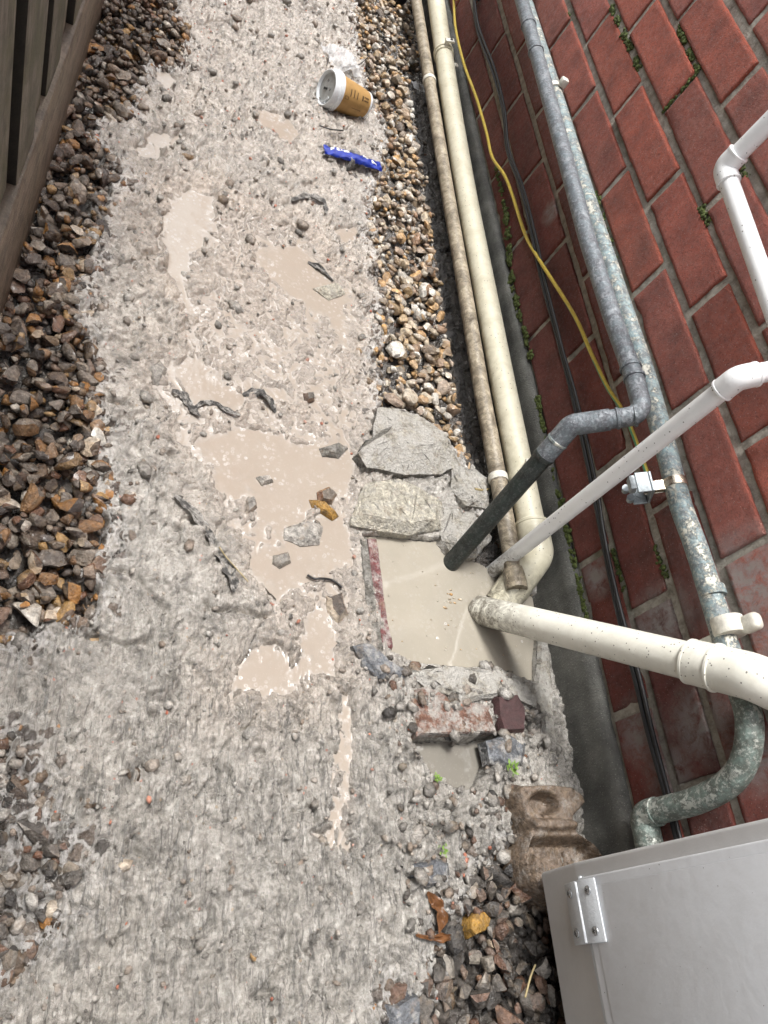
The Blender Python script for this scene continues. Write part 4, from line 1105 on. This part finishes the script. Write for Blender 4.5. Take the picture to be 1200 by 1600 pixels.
# ------------------------------------------------------------------ lumps, shards and litter on the ground
def slab(name, px, h, mat, label, cat, top_shrink=0.75, shift=(0, 0), z0=None, rough=0.0035, seed=1, tilt=0.0, group=None, cuts=3, parent=None, top_mat=None):
    pts = [V(onz(u, v, 0.003)) for u, v in px]
    c = sum(pts, Vector()) / len(pts)
    zb = (terrain(c.x, c.y) - 0.006) if z0 is None else z0
    bm = bmesh.new(); n = len(pts)
    lo = [bm.verts.new((p.x, p.y, zb - 0.012)) for p in pts]
    mid_ = [bm.verts.new((p.x, p.y, zb + h * 0.45)) for p in pts]
    hi = []
    for p in pts:
        q = c + (p - c) * top_shrink + Vector((shift[0], shift[1], 0))
        hi.append(bm.verts.new((q.x, q.y, zb + h + tilt * (q.y - c.y))))
    for A, B in ((lo, mid_), (mid_, hi)):
        for i in range(n):
            k = (i + 1) % n; bm.faces.new((A[i], A[k], B[k], B[i]))
    bm.faces.new(hi); bm.faces.new(list(reversed(lo)))
    bmesh.ops.triangulate(bm, faces=bm.faces)
    for _ in range(cuts): bmesh.ops.subdivide_edges(bm, edges=[e for e in bm.edges if e.calc_length() > 0.006], cuts=1)
    bmesh.ops.recalc_face_normals(bm, faces=bm.faces); bm.normal_update()
    off = Vector((seed * 3.7, seed * 1.3, seed * 7.1))
    for v in bm.verts:
        v.co += v.normal * (rough * mnoise.noise(v.co * 45 + off) + rough * 0.6 * mnoise.noise(v.co * 130 + off))
    o = from_bm(name, bm, mat, None, True, 40)
    if top_mat:
        o.data.materials.append(MAT[top_mat])
        for p in o.data.polygons:
            if p.normal.z > 0.8: p.material_index = 1
    if label: tag(o, label, cat, group)
    return o
slab('concrete_chunk', [(583, 645), (640, 655), (700, 705), (712, 735), (680, 748), (625, 750), (566, 738), (551, 715), (574, 690)], 0.034, 'concrete_dark',
     'dark wedge of broken concrete between the puddle and the gravel', 'rubble', 0.60, (0.010, 0.026), seed=2, rough=0.004, tilt=-0.15, top_mat='concrete')
slab('pale_stone', [(570, 757), (612, 752), (650, 770), (690, 790), (688, 830), (640, 838), (590, 832), (546, 822), (553, 790)], 0.026, 'pale_rock',
     'pale limestone lump above the gully, square-edged', 'stone', 0.78, (0.0, 0.004), seed=3, rough=0.0035)
slab('cement_lump', [(690, 790), (735, 800), (765, 840), (742, 872), (705, 872), (688, 845)], 0.022, 'concrete', 'rough cement lump beside the dark drop pipe', 'rubble', 0.7, seed=4, rough=0.006)
slab('cement_lump', [(700, 735), (735, 738), (765, 760), (755, 800), (720, 795), (695, 770)], 0.014, 'concrete', 'grey cement crust by the thin muddy pipe', 'rubble', 0.7, seed=14, rough=0.006)
# gully edging
gp_ = [onz(u, v, 0.002) for u, v in ((572, 838), (590, 838), (598, 900), (612, 1012), (594, 1016), (580, 930))]
gedge = slab('gully_edge', [(574, 838), (588, 838), (597, 900), (604, 960), (615, 1015), (600, 1018), (589, 960), (580, 900)], 0.012, 'red_tile', 'dark red glazed brick edge along the milky gully', 'edging', 0.95, seed=5, rough=0.0018, z0=-0.009)
slab('gully_edge', [(562, 838), (572, 838), (586, 950), (598, 1020), (584, 1022), (570, 940)], 0.010, 'concrete_dark', 'grey mortar edge beside the dark red glazed edge', 'edging', 0.9, seed=6, rough=0.002, z0=-0.004)
slab('gully_edge', [(842, 985), (854, 985), (862, 1100), (868, 1210), (852, 1212), (846, 1100), (836, 1066)], 0.014, 'concrete', 'grey cement kerb at the wall side of the gully', 'edging', 0.8, seed=7, rough=0.003, z0=-0.006)
slab('brick_fragment', [(636, 1082), (664, 1076), (700, 1095), (760, 1105), (772, 1148), (646, 1153)], 0.005, 'old_brick', 'worn reddish brick half buried above the small dark pool', 'brick', 0.93, seed=8, rough=0.0022, tilt=-0.05)
slab('cement_bank', [(625, 1050), (690, 1042), (775, 1048), (842, 1072), (850, 1120), (790, 1090), (720, 1100), (665, 1080)], 0.012, 'concrete', 'crusted cement bank between gully and worn brick', 'rubble', 0.75, seed=18, rough=0.006)
slab('brick_fragment', [(766, 1092), (800, 1086), (812, 1110), (812, 1148), (776, 1150), (768, 1125)], 0.016, 'purple', 'dark purple brick piece near the clay drain fitting', 'brick', 0.85, seed=9, rough=0.0015)
slab('slate_shard', [(752, 1160), (790, 1150), (815, 1165), (808, 1200), (790, 1210), (760, 1195)], 0.014, 'slate', 'dark slate shard at the corner of the small dark pool', 'slate', 0.7, seed=10, rough=0.002)
slab('slate_shard', [(545, 1015), (575, 1010), (600, 1040), (632, 1056), (620, 1066), (585, 1066), (560, 1045)], 0.012, 'slate', 'blue-grey slate shard at the foot of the dark red edge', 'slate', 0.7, seed=11, rough=0.003)
slab('slate_shard', [(640, 1352), (670, 1340), (695, 1350), (697, 1385), (660, 1390), (636, 1372)], 0.012, 'slate', 'small blue-grey slate shard above the fallen brown leaves', 'slate', 0.75, seed=12, rough=0.002)
slab('black_stone', [(600, 1570), (640, 1548), (668, 1556), (682, 1590), (670, 1625), (610, 1620), (594, 1590)], 0.022, 'slate', 'large black shiny stone at the edge of the lower gravel', 'stone', 0.7, seed=13, rough=0.004)
slab('ochre_stone', [(730, 1425), (755, 1420), (768, 1435), (760, 1455), (735, 1466), (726, 1455)], 0.026, 'leaf', 'angular ochre stone beside the brown leaves', 'stone', 0.75, seed=15, rough=0.0015)
MAT['ochre'] = mat_stone('ochre_flint', [(0.0, (0.36, 0.20, 0.04)), (1.0, (0.36, 0.20, 0.04))], 0.2, 0.004)
bpy.data.objects['ochre_stone'].data.materials[0] = MAT['ochre']
slab('grey_flint', [(748, 1352), (768, 1345), (788, 1362), (784, 1388), (760, 1385)], 0.024, 'stone_dark', 'brown-grey flint by the clay drain fitting', 'stone', 0.7, seed=16, rough=0.002)
for i, (px, mat, lab) in enumerate((([(495, 768), (515, 760), (528, 772), (518, 788), (498, 786)], 'stone_brown', 'reddish brown stone standing in the puddle near the pale limestone'),
                                    ([(484, 780), (505, 782), (530, 806), (520, 812), (488, 792)], 'ochre', 'flat amber stone in the puddle beside the reddish one'),
                                    ([(428, 868), (450, 862), (455, 878), (438, 888), (426, 880)], 'stone_coated', 'cement-coated stone in the puddle above the black twig'),
                                    ([(382, 782), (398, 775), (402, 792), (385, 808)], 'stone_coated', 'pointed stone alone in the open puddle'),
                                    ([(475, 614), (490, 612), (492, 626), (478, 630)], 'stone_dark', 'round dark pebble in the pale part of the puddle'),
                                    ([(400, 745), (422, 742), (428, 752), (410, 758)], 'stone_coated', 'small ringed pebble in the open puddle'),
                                    ([(445, 825), (480, 812), (505, 822), (500, 850), (470, 852), (445, 842)], 'stone_coated', 'grey crusted lump in the puddle'),
                                    ([(500, 700), (530, 690), (545, 700), (530, 715), (505, 712)], 'concrete_dark', 'dark mossy stone in the puddle by the concrete chunk'),
                                    ([(490, 450), (530, 440), (540, 458), (515, 468)], 'pale_rock', 'whitish stone at the upper puddle edge'),
                                    ([(230, 575), (250, 560), (262, 575), (250, 600), (235, 600)], 'stone_coated', 'cement-covered lump at the left puddle edge'),
                                    ([(255, 835), (280, 828), (285, 850), (262, 860)], 'stone_coated', 'cement-covered lump beside the long bark strip'),
                                    ([(510, 930), (535, 925), (545, 960), (528, 975), (512, 955)], 'stone_brown', 'brown stone by the gully edge mortar'))):
    slab('puddle_stone' if 'puddle' in lab else 'sunk_stone', px, 0.012, mat, lab, 'stone', 0.6, seed=30 + i, rough=0.002, z0=-0.004, cuts=2)

def strip(name, px, w, h, mat, label, cat, seed=1, group=None):
    """A flat, curled strip (bark, leaf, twig) lying on the slurry along a line."""
    pts = [tground(u, v) for u, v in px]
    w *= 0.62; h *= 0.45
    pts = spline([(p[0], p[1], max(p[2], 0.0) + h) for p in pts], 6)
    n = len(pts); vs, fs = [], []
    for i, p in enumerate(pts):
        t = (pts[min(i + 1, n - 1)] - pts[max(i - 1, 0)]).normalized()
        s = Vector((-t.y, t.x, 0)); ww = w * (0.25 + 0.75 * math.sin(math.pi * (i + 0.6) / (n + 0.2))) * (1 + 0.9 * mnoise.noise(p * 110 + Vector((seed * 9.1, 0, 0))))
        for k in range(7):
            a = (k / 6 - 0.5) * 2
            lift = 0.35 * ww * a * a + 0.9 * ww * mnoise.noise(Vector((p.x * 70, p.y * 70, a * 2 + seed)))
            vs.append(p + s * ww * a + Vector((0, 0, lift)))
    m = len(vs); th = 0.0012
    vs += [v - Vector((0, 0, th)) for v in vs]
    for i in range(n - 1):
        for k in range(6):
            a = i * 7 + k; fs.append((a, a + 1, a + 8, a + 7)); fs.append((m + a, m + a + 7, m + a + 8, m + a + 1))
        for k in (0, 6):
            a = i * 7 + k; fs.append((a, a + 7, m + a + 7, m + a))
    bm = bmesh.new(); vv = [bm.verts.new(v) for v in vs]
    for f in fs: bm.faces.new([vv[i] for i in f])
    o = from_bm(name, bm, mat, None, True, 60); tag(o, label, cat, group); return o
strip('bark_strip', [(272, 775), (300, 800), (325, 835), (345, 870), (362, 905), (365, 925)], 0.011, 0.003, 'bark', 'long dark bark strip half buried in the slurry', 'bark', 1)
strip('dead_leaf', [(268, 612), (285, 620), (298, 640), (312, 652)], 0.011, 0.005, 'bark', 'blackened curled leaf at the pinkish part of the puddle', 'leaf', 2)
strip('dead_leaf', [(298, 645), (315, 632), (338, 632), (348, 640), (375, 650)], 0.007, 0.005, 'bark', 'blackened narrow leaf beside the curled one in the puddle', 'leaf', 3)
strip('dead_leaf', [(378, 620), (400, 614), (418, 625), (430, 645)], 0.010, 0.003, 'bark', 'blackened sunken leaf among pebbles in the puddle', 'leaf', 4)
strip('dead_leaf', [(455, 315), (480, 308), (505, 318), (508, 335)], 0.012, 0.006, 'bark', 'dark sodden leaf between the cup and the puddle', 'leaf', 5)
strip('dead_leaf', [(478, 415), (500, 425), (520, 440)], 0.008, 0.004, 'bark', 'dark sodden leaf above the whitish stone', 'leaf', 6)
strip('brown_leaf', [(664, 1396), (676, 1412), (686, 1432), (682, 1458)], 0.011, 0.012, 'leaf', 'upright pointed brown leaf on the slurry by the lower gravel', 'leaf', 8)
strip('brown_leaf', [(646, 1462), (668, 1466), (690, 1466), (705, 1464)], 0.006, 0.012, 'leaf', 'flat narrow brown leaf below the upright one', 'leaf', 9)
def twig(px, r, mat, label, h=0.004):
    pts = [tground(u, v) for u, v in px]
    pts = [(p[0], p[1], max(p[2], 0) + h) for p in pts]
    o = tube('twig', spline(pts, 6), r, mat, None, 8); tag(o, label, 'twig'); return o
twig([(476, 903), (488, 907), (498, 906), (512, 907), (522, 912), (532, 920)], 0.0016, 'twig', 'black bent twig in the puddle near the gully edge')
twig([(340, 858), (352, 875), (385, 912)], 0.0008, 'straw', 'thin reddish stem beside the long bark strip', 0.006)
twig([(744, 630), (756, 650), (760, 680), (757, 690)], 0.0022, 'straw', 'pale dead stem lying against the thin muddy pipe', 0.016)
twig([(537, 113), (558, 108), (580, 92), (598, 76)], 0.0012, 'twig', 'dark stalk lying behind the coffee cup', 0.012)
twig([(508, 108), (512, 92), (514, 78)], 0.0010, 'twig', 'short dark stalk beside the clear plastic film', 0.008)
twig([(497, 200), (515, 206), (534, 208)], 0.0014, 'twig', 'black stalk between the cup and the blue wrapper', 0.006)
twig([(735, 770), (748, 772), (757, 770)], 0.0020, 'straw', 'stubby straw-coloured stem near the dark drop pipe', 0.012)
twig([(790, 1560), (798, 1530), (806, 1510)], 0.0012, 'straw', 'thin dead stem on the lower gravel', 0.03)
def weed(u, v, s, label, h=0.006):
    p = tground(u, v); bm = bmesh.new(); r = random.Random(int(u))
    for k in range(26):
        a = r.uniform(0, math.tau); L = s * r.uniform(0.5, 1.0); el = r.uniform(0.1, 1.1)
        d = Vector((math.cos(a) * math.cos(el), math.sin(a) * math.cos(el), math.sin(el))); sd = Vector((-math.sin(a), math.cos(a), 0)) * L * 0.22
        b = Vector((p[0], p[1], max(p[2], 0) + h)) + Vector((r.gauss(0, s * 0.35), r.gauss(0, s * 0.35), 0))
        v4 = [bm.verts.new(b), bm.verts.new(b + d * L * 0.5 + sd), bm.verts.new(b + d * L), bm.verts.new(b + d * L * 0.5 - sd)]
        bm.faces.new(v4)
    o = from_bm('weed', bm, 'weed', None, False); tag(o, label, 'weed')
weed(680, 1217, 0.006, 'tiny green weed sprig on the crusted cement')
weed(789, 1205, 0.010, 'bright green moss tuft on the slate shard beside the clay fitting', 0.014)
weed(690, 1330, 0.006, 'dull green weed sprig above the small slate shard')
p = onx(714, 106, -0.017); o = link_mesh('pebble', stone_mesh('pebble', 77, 'clip', 2, 1, 0.1)); o.location = V((-0.022, p[1], 0.083)); o.scale = (0.006, 0.009, 0.004); tag(o, 'white pebble resting on the rendered footing by the yellow wire', 'pebble')

# brown clay drain fitting: a moulded, lobed piece with two hollows
outl = ground_poly([(792, 1240), (800, 1228), (850, 1226), (880, 1230), (900, 1245), (903, 1262), (884, 1284), (890, 1302), (915, 1318), (935, 1345), (940, 1400), (905, 1440), (865, 1430), (838, 1408), (812, 1386), (802, 1352), (806, 1325), (812, 1298), (802, 1272)], 0.02)
gx2 = np.arange(outl[:, 0].min() - 0.004, outl[:, 0].max() + 0.004, 0.0016); gy2 = np.arange(outl[:, 1].min() - 0.004, outl[:, 1].max() + 0.004, 0.0016)
CX, CY = np.meshgrid(gx2, gy2); sdf = poly_sdf(outl, CX, CY)
def dist_px(u, v, ax, ay):
    c = onz(u, v, 0.025); return np.sqrt(((CX - c[0]) / ax) ** 2 + ((CY - c[1]) / ay) ** 2)
def py_of(z):
    d = np.stack([CX - CAM[0], CY - CAM[1], np.full_like(CX, z - CAM[2])], -1) @ ROT.T
    return 800 - FPX * d[..., 1] / d[..., 2]
PYc = py_of(0.02)
top = 0.004 + 0.036 * np.clip(sdf / 0.005, 0, 1) ** 0.5
top = top - 0.026 * smooth(0.006, 0.010, sdf) * smooth(1308, 1324, PYc)
top = top + 0.014 * smooth(1.0, 0.7, dist_px(846, 1380, 0.010, 0.036))
top = top - 0.024 * smooth(1.0, 0.6, dist_px(842, 1258, 0.026, 0.015))
top = top + 0.008 * smooth(1.0, 0.5, dist_px(850, 1292, 0.06, 0.008))
top = top - 0.03 * smooth(1.0, 0.7, dist_px(836, 1268, 0.003, 0.008)) - 0.03 * smooth(1.0, 0.7, dist_px(893, 1348, 0.0035, 0.014))
top = np.maximum(top, 0.003) + 0.0014 * fbm(CX, CY, 55, 3)
ok = sdf > -0.001
cell = ok[:-1, :-1] & ok[:-1, 1:] & ok[1:, 1:] & ok[1:, :-1]
f = grid_faces(*CX.shape, cell); used, inv = np.unique(f, return_inverse=True)
vtop = np.stack([CX, CY, top], -1).reshape(-1, 3)[used]; f = inv.reshape(-1, 4)
bm = bmesh.new(); vv = [bm.verts.new(v) for v in vtop]
for q in f: bm.faces.new([vv[i] for i in q])
bmesh.ops.smooth_vert(bm, verts=bm.verts, factor=0.5, use_axis_x=True, use_axis_y=True, use_axis_z=True)
ext = bmesh.ops.extrude_edge_only(bm, edges=[e for e in bm.edges if e.is_boundary])
for v in ext['geom']:
    if isinstance(v, bmesh.types.BMVert): v.co.z = -0.02
clayo = from_bm('drain_fitting', bm, 'clay', None, True, 60)
tag(clayo, 'brown lobed clay drain fitting with two hollows, tucked against the meter box', 'drain fitting')

# coffee cup on its side
lidc = V(onz(515, 139, 0.038)); basec = V(onz(567, 151, 0.031))
ax = Vector((-0.94, -0.27, 0.12)).normalized(); clen = 0.092
cup = thing('coffee_cup', (lidc.x, lidc.y, 0.0), 'brown paper coffee cup with white lid lying on its side in the slurry', 'cup')
def lathe(name, prof, mat, parent, seg=40):
    sx = ax.cross(Vector((0, 0, 1))).normalized(); sy = ax.cross(sx)
    vs, fs = [], []
    for d, r in prof:
        for k in range(seg):
            a = math.tau * k / seg; vs.append(lidc + ax * d + sx * math.cos(a) * r * 0.9 + sy * math.sin(a) * r * 0.9)
    for i in range(len(prof) - 1):
        for k in range(seg):
            k2 = (k + 1) % seg; fs.append((i * seg + k, i * seg + k2, (i + 1) * seg + k2, (i + 1) * seg + k))
    bm = bmesh.new(); vv = [bm.verts.new(v) for v in vs]
    for q in fs: bm.faces.new([vv[i] for i in q])
    if prof[0][1] > 1e-5: bm.faces.new(vv[:seg])
    if prof[-1][1] > 1e-5: bm.faces.new(vv[-seg:])
    return keep(parent, from_bm(name, bm, mat, None, True, 32))
body = lathe('cup_body', [(-0.010, 0.0395), (-0.04, 0.0362), (-0.07, 0.0330), (-clen + 0.004, 0.0298), (-clen + 0.0035, 0.0290)], 'kraft', cup)
lathe('cup_base_rim', [(-clen + 0.0045, 0.0302), (-clen, 0.0300), (-clen - 0.001, 0.0285), (-clen + 0.006, 0.0270)], 'lid', cup)
lidp = lathe('lid', [(-0.0125, 0.0405), (-0.012, 0.0432), (-0.006, 0.0436), (-0.004, 0.0428), (-0.003, 0.0412), (0.006, 0.0398), (0.009, 0.0385), (0.0095, 0.0370), (0.008, 0.0345), (0.004, 0.0330)], 'lid', cup)
disc = lathe('lid_top', [(0.0041, 0.0335), (0.0046, 0.028), (0.0052, 0.012), (0.0054, 0.004)], 'lid_in', cup)
sx = ax.cross(Vector((0, 0, 1))).normalized(); sy = ax.cross(sx)
def lid_mark(x, y, w, h, mat, ang=0.0, nm='lid_relief'):
    m2 = Matrix.Translation(lidc + ax * 0.0056 + sx * x + sy * y) @ Matrix((sx, sy, ax)).transposed().to_4x4() @ Matrix.Rotation(ang, 4, 'Z')
    bm = bmesh.new(); box_bm(bm, (-w / 2, -h / 2, -0.0005), (w / 2, h / 2, 0.0010), 0.0004, 1, m2); keep(cup, from_bm(nm, bm, mat, None, True, 30))
lid_mark(0.004, 0.004, 0.012, 0.004, 'slot', 0.5, 'sip_hole')
lid_mark(-0.010, -0.004, 0.004, 0.004, 'screw'); lid_mark(0.010, -0.010, 0.004, 0.004, 'screw')
for k, a in enumerate((0.55, 1.15)): lid_mark(0.016 * math.cos(a + 1.6), 0.016 * math.sin(a + 1.6) + 0.012, 0.024, 0.003, 'lid', a)
# printed lines on the cup wall
up_ang = math.atan2(Vector((0, 0, 1)).dot(sy), Vector((0, 0, 1)).dot(sx))
vcam = (V(CAM) - lidc).normalized(); cam_ang = math.atan2(vcam.dot(sy), vcam.dot(sx))
def printed(d0, d1, a0, a1, mat='ink'):
    vs = []; n = 5
    for i in range(n + 1):
        a = cam_ang + a0 + (a1 - a0) * i / n
        for d in (d0, d1):
            r = 0.9 * (0.0395 + (-0.010 - d) * (-0.1075)) + 0.00035
            vs.append(lidc + ax * d + sx * math.cos(a) * r + sy * math.sin(a) * r)
    fs = [(2 * i, 2 * i + 1, 2 * i + 3, 2 * i + 2) for i in range(n)]
    o = part('printed_mark', vs, fs, mat); keep(cup, o)
for k in range(3): printed(-0.030 - 0.009 * k, -0.0325 - 0.009 * k, 0.10, 0.52 + 0.05 * (k % 2))
printed(-0.062, -0.066, 0.18, 0.5); printed(-0.068, -0.080, 0.22, 0.30); printed(-0.068, -0.080, 0.42, 0.50)
printed(-0.045, -0.066, -0.48, -0.455); printed(-0.066, -0.069, -0.50, -0.44)
for a0, a1, d0, d1 in ((-0.12, -0.10, -0.018, -0.028), (0.04, 0.06, -0.018, -0.028), (-0.12, 0.06, -0.018, -0.0192), (-0.12, 0.06, -0.0268, -0.028)): printed(d0, d1, a0, a1)

# clear plastic film behind the cup
def crumple(name, centre, sx_, sy_, h, mat, seed, rot=0.0, fr=28.0, n=26, edge=0.2):
    bm = bmesh.new(); g = []
    off = Vector((seed * 5.1, seed * 2.3, 0))
    for i in range(n + 1):
        row = []
        for k in range(n + 1):
            x = (i / n - 0.5); y = (k / n - 0.5); rr_ = 1 + edge * mnoise.noise(Vector((math.atan2(y, x + 1e-6) * 1.2, seed, 0)))
            q = Vector((x * sx_ * rr_, y * sy_ * rr_, 0))
            z = h * (0.5 + 0.5 * mnoise.noise(q * fr + off)) + h * 0.55 * abs(mnoise.noise(q * fr * 2.3 + off)) - h * 0.8 * max(0, (x * x + y * y) * 4 - 0.55)
            c, s = math.cos(rot), math.sin(rot)
            row.append(bm.verts.new((centre[0] + q.x * c - q.y * s, centre[1] + q.x * s + q.y * c, centre[2] + max(z, 0.0005))))
        g.append(row)
    for i in range(n):
        for k in range(n): bm.faces.new((g[i][k], g[i + 1][k], g[i + 1][k + 1], g[i][k + 1]))
    return from_bm(name, bm, mat, None, True, 35)
c = tground(533, 97); tag(crumple('plastic_film', (c[0], c[1], c[2] + 0.002), 0.075, 0.085, 0.022, 'film', 3, 0.4, 45), 'crumpled clear plastic film just behind the coffee cup', 'plastic film')
c = tground(648, 146); tag(crumple('plastic_film', (c[0], c[1], c[2] + 0.018), 0.035, 0.03, 0.008, 'film', 5, 0.2, 60), 'scrap of clear film on the pale gravel strip', 'plastic film')

# blue sweet wrapper pieces
def wrapper(name, px0, px1, w, label, seed):
    a_, b_ = tground(*px0), tground(*px1); A = V((a_[0], a_[1], max(a_[2], 0) + 0.009)); B = V((b_[0], b_[1], max(b_[2], 0) + 0.009))
    d = (B - A); L = d.length; d.normalize(); s = Vector((-d.y, d.x, 0)).normalized(); u = d.cross(s) * -1
    if u.z < 0: u = -u
    n, m = 22, 10
    root = thing(name, A, label, 'wrapper', None)
    def surf(t, k, lift=0.0):
        puff = math.sin(math.pi * min(max((t - 0.08) / 0.84, 0), 1)) ** 0.5
        yy = (k - 0.5) * w * (1 + 0.08 * mnoise.noise(Vector((t * 6, k * 3, seed))))
        z = 0.0085 * puff * math.sin(math.pi * k) ** 0.7 + 0.0034 * mnoise.noise(Vector((t * 13, k * 7, seed * 2.0)))
        if t < 0.08 or t > 0.92: z += 0.0012 * math.sin(k * 40)
        return A + d * (t * L) + s * yy + u * (z + lift + 0.002)
    bm = bmesh.new(); g = [[bm.verts.new(surf(i / n, k / m)) for k in range(m + 1)] for i in range(n + 1)]
    h_ = [[bm.verts.new(surf(i / n, k / m) * 1.0 - u * (0.0012 + 0.006 * math.sin(math.pi * k / m) * math.sin(math.pi * i / n))) for k in range(m + 1)] for i in range(n + 1)]
    for i in range(n):
        for k in range(m):
            bm.faces.new((g[i][k], g[i + 1][k], g[i + 1][k + 1], g[i][k + 1])); bm.faces.new((h_[i][k], h_[i][k + 1], h_[i + 1][k + 1], h_[i + 1][k]))
        bm.faces.new((g[i][0], h_[i][0], h_[i + 1][0], g[i + 1][0])); bm.faces.new((g[i][m], g[i + 1][m], h_[i + 1][m], h_[i][m]))
    for k in range(m):
        bm.faces.new((g[0][k], g[0][k + 1], h_[0][k + 1], h_[0][k])); bm.faces.new((g[n][k], h_[n][k], h_[n][k + 1], g[n][k + 1]))
    keep(root, from_bm('foil_sleeve', bm, 'blue', None, True, 50))
    def patch(t0, t1, k0, k1, mat, lift):
        bm = bmesh.new(); q = 6
        gg = [[bm.verts.new(surf(t0 + (t1 - t0) * i / q, k0 + (k1 - k0) * k / q, lift)) for k in range(q + 1)] for i in range(q + 1)]
        for i in range(q):
            for k in range(q): bm.faces.new((gg[i][k], gg[i + 1][k], gg[i + 1][k + 1], gg[i][k + 1]))
        keep(root, from_bm('printed_patch', bm, mat, None))
    return root, patch
w1, patch = wrapper('foil_wrapper', (503, 240), (592, 268), 0.025, 'torn blue foil wrapper with white print, its middle caked in mud', 1)
patch(0.20, 0.40, 0.45, 0.92, 'foil_white', 0.0006); patch(0.10, 0.16, 0.5, 0.9, 'foil_white', 0.0006)
for k in range(3): patch(0.24 + 0.05 * k, 0.27 + 0.05 * k, 0.62, 0.82, 'blue', 0.0011)
patch(0.64, 0.74, 0.55, 0.85, 'foil_white', 0.0006); patch(0.80, 0.90, 0.35, 0.6, 'foil_white', 0.0006)
for k in range(2): patch(0.66 + 0.04 * k, 0.68 + 0.04 * k, 0.6, 0.75, 'ochre', 0.0011)
c = tground(546, 256); o = slab('mud_clod', [(536, 246), (548, 243), (557, 252), (556, 268), (542, 270), (534, 258)], 0.026, 'bark', 'dark mud clod lying across the blue wrapper', 'mud', 0.7, seed=50, rough=0.002)
# dark round thing at the far end of the pale gravel
c = tground(612, 2); o = link_mesh('black_lump', stone_mesh('black_lump', 5, 'cable', 3, 0, 0.08)); o.location = V((c[0], c[1], c[2] + 0.02)); o.scale = (0.035, 0.03, 0.02); tag(o, 'black rounded lump at the far end of the pale gravel strip', 'debris')
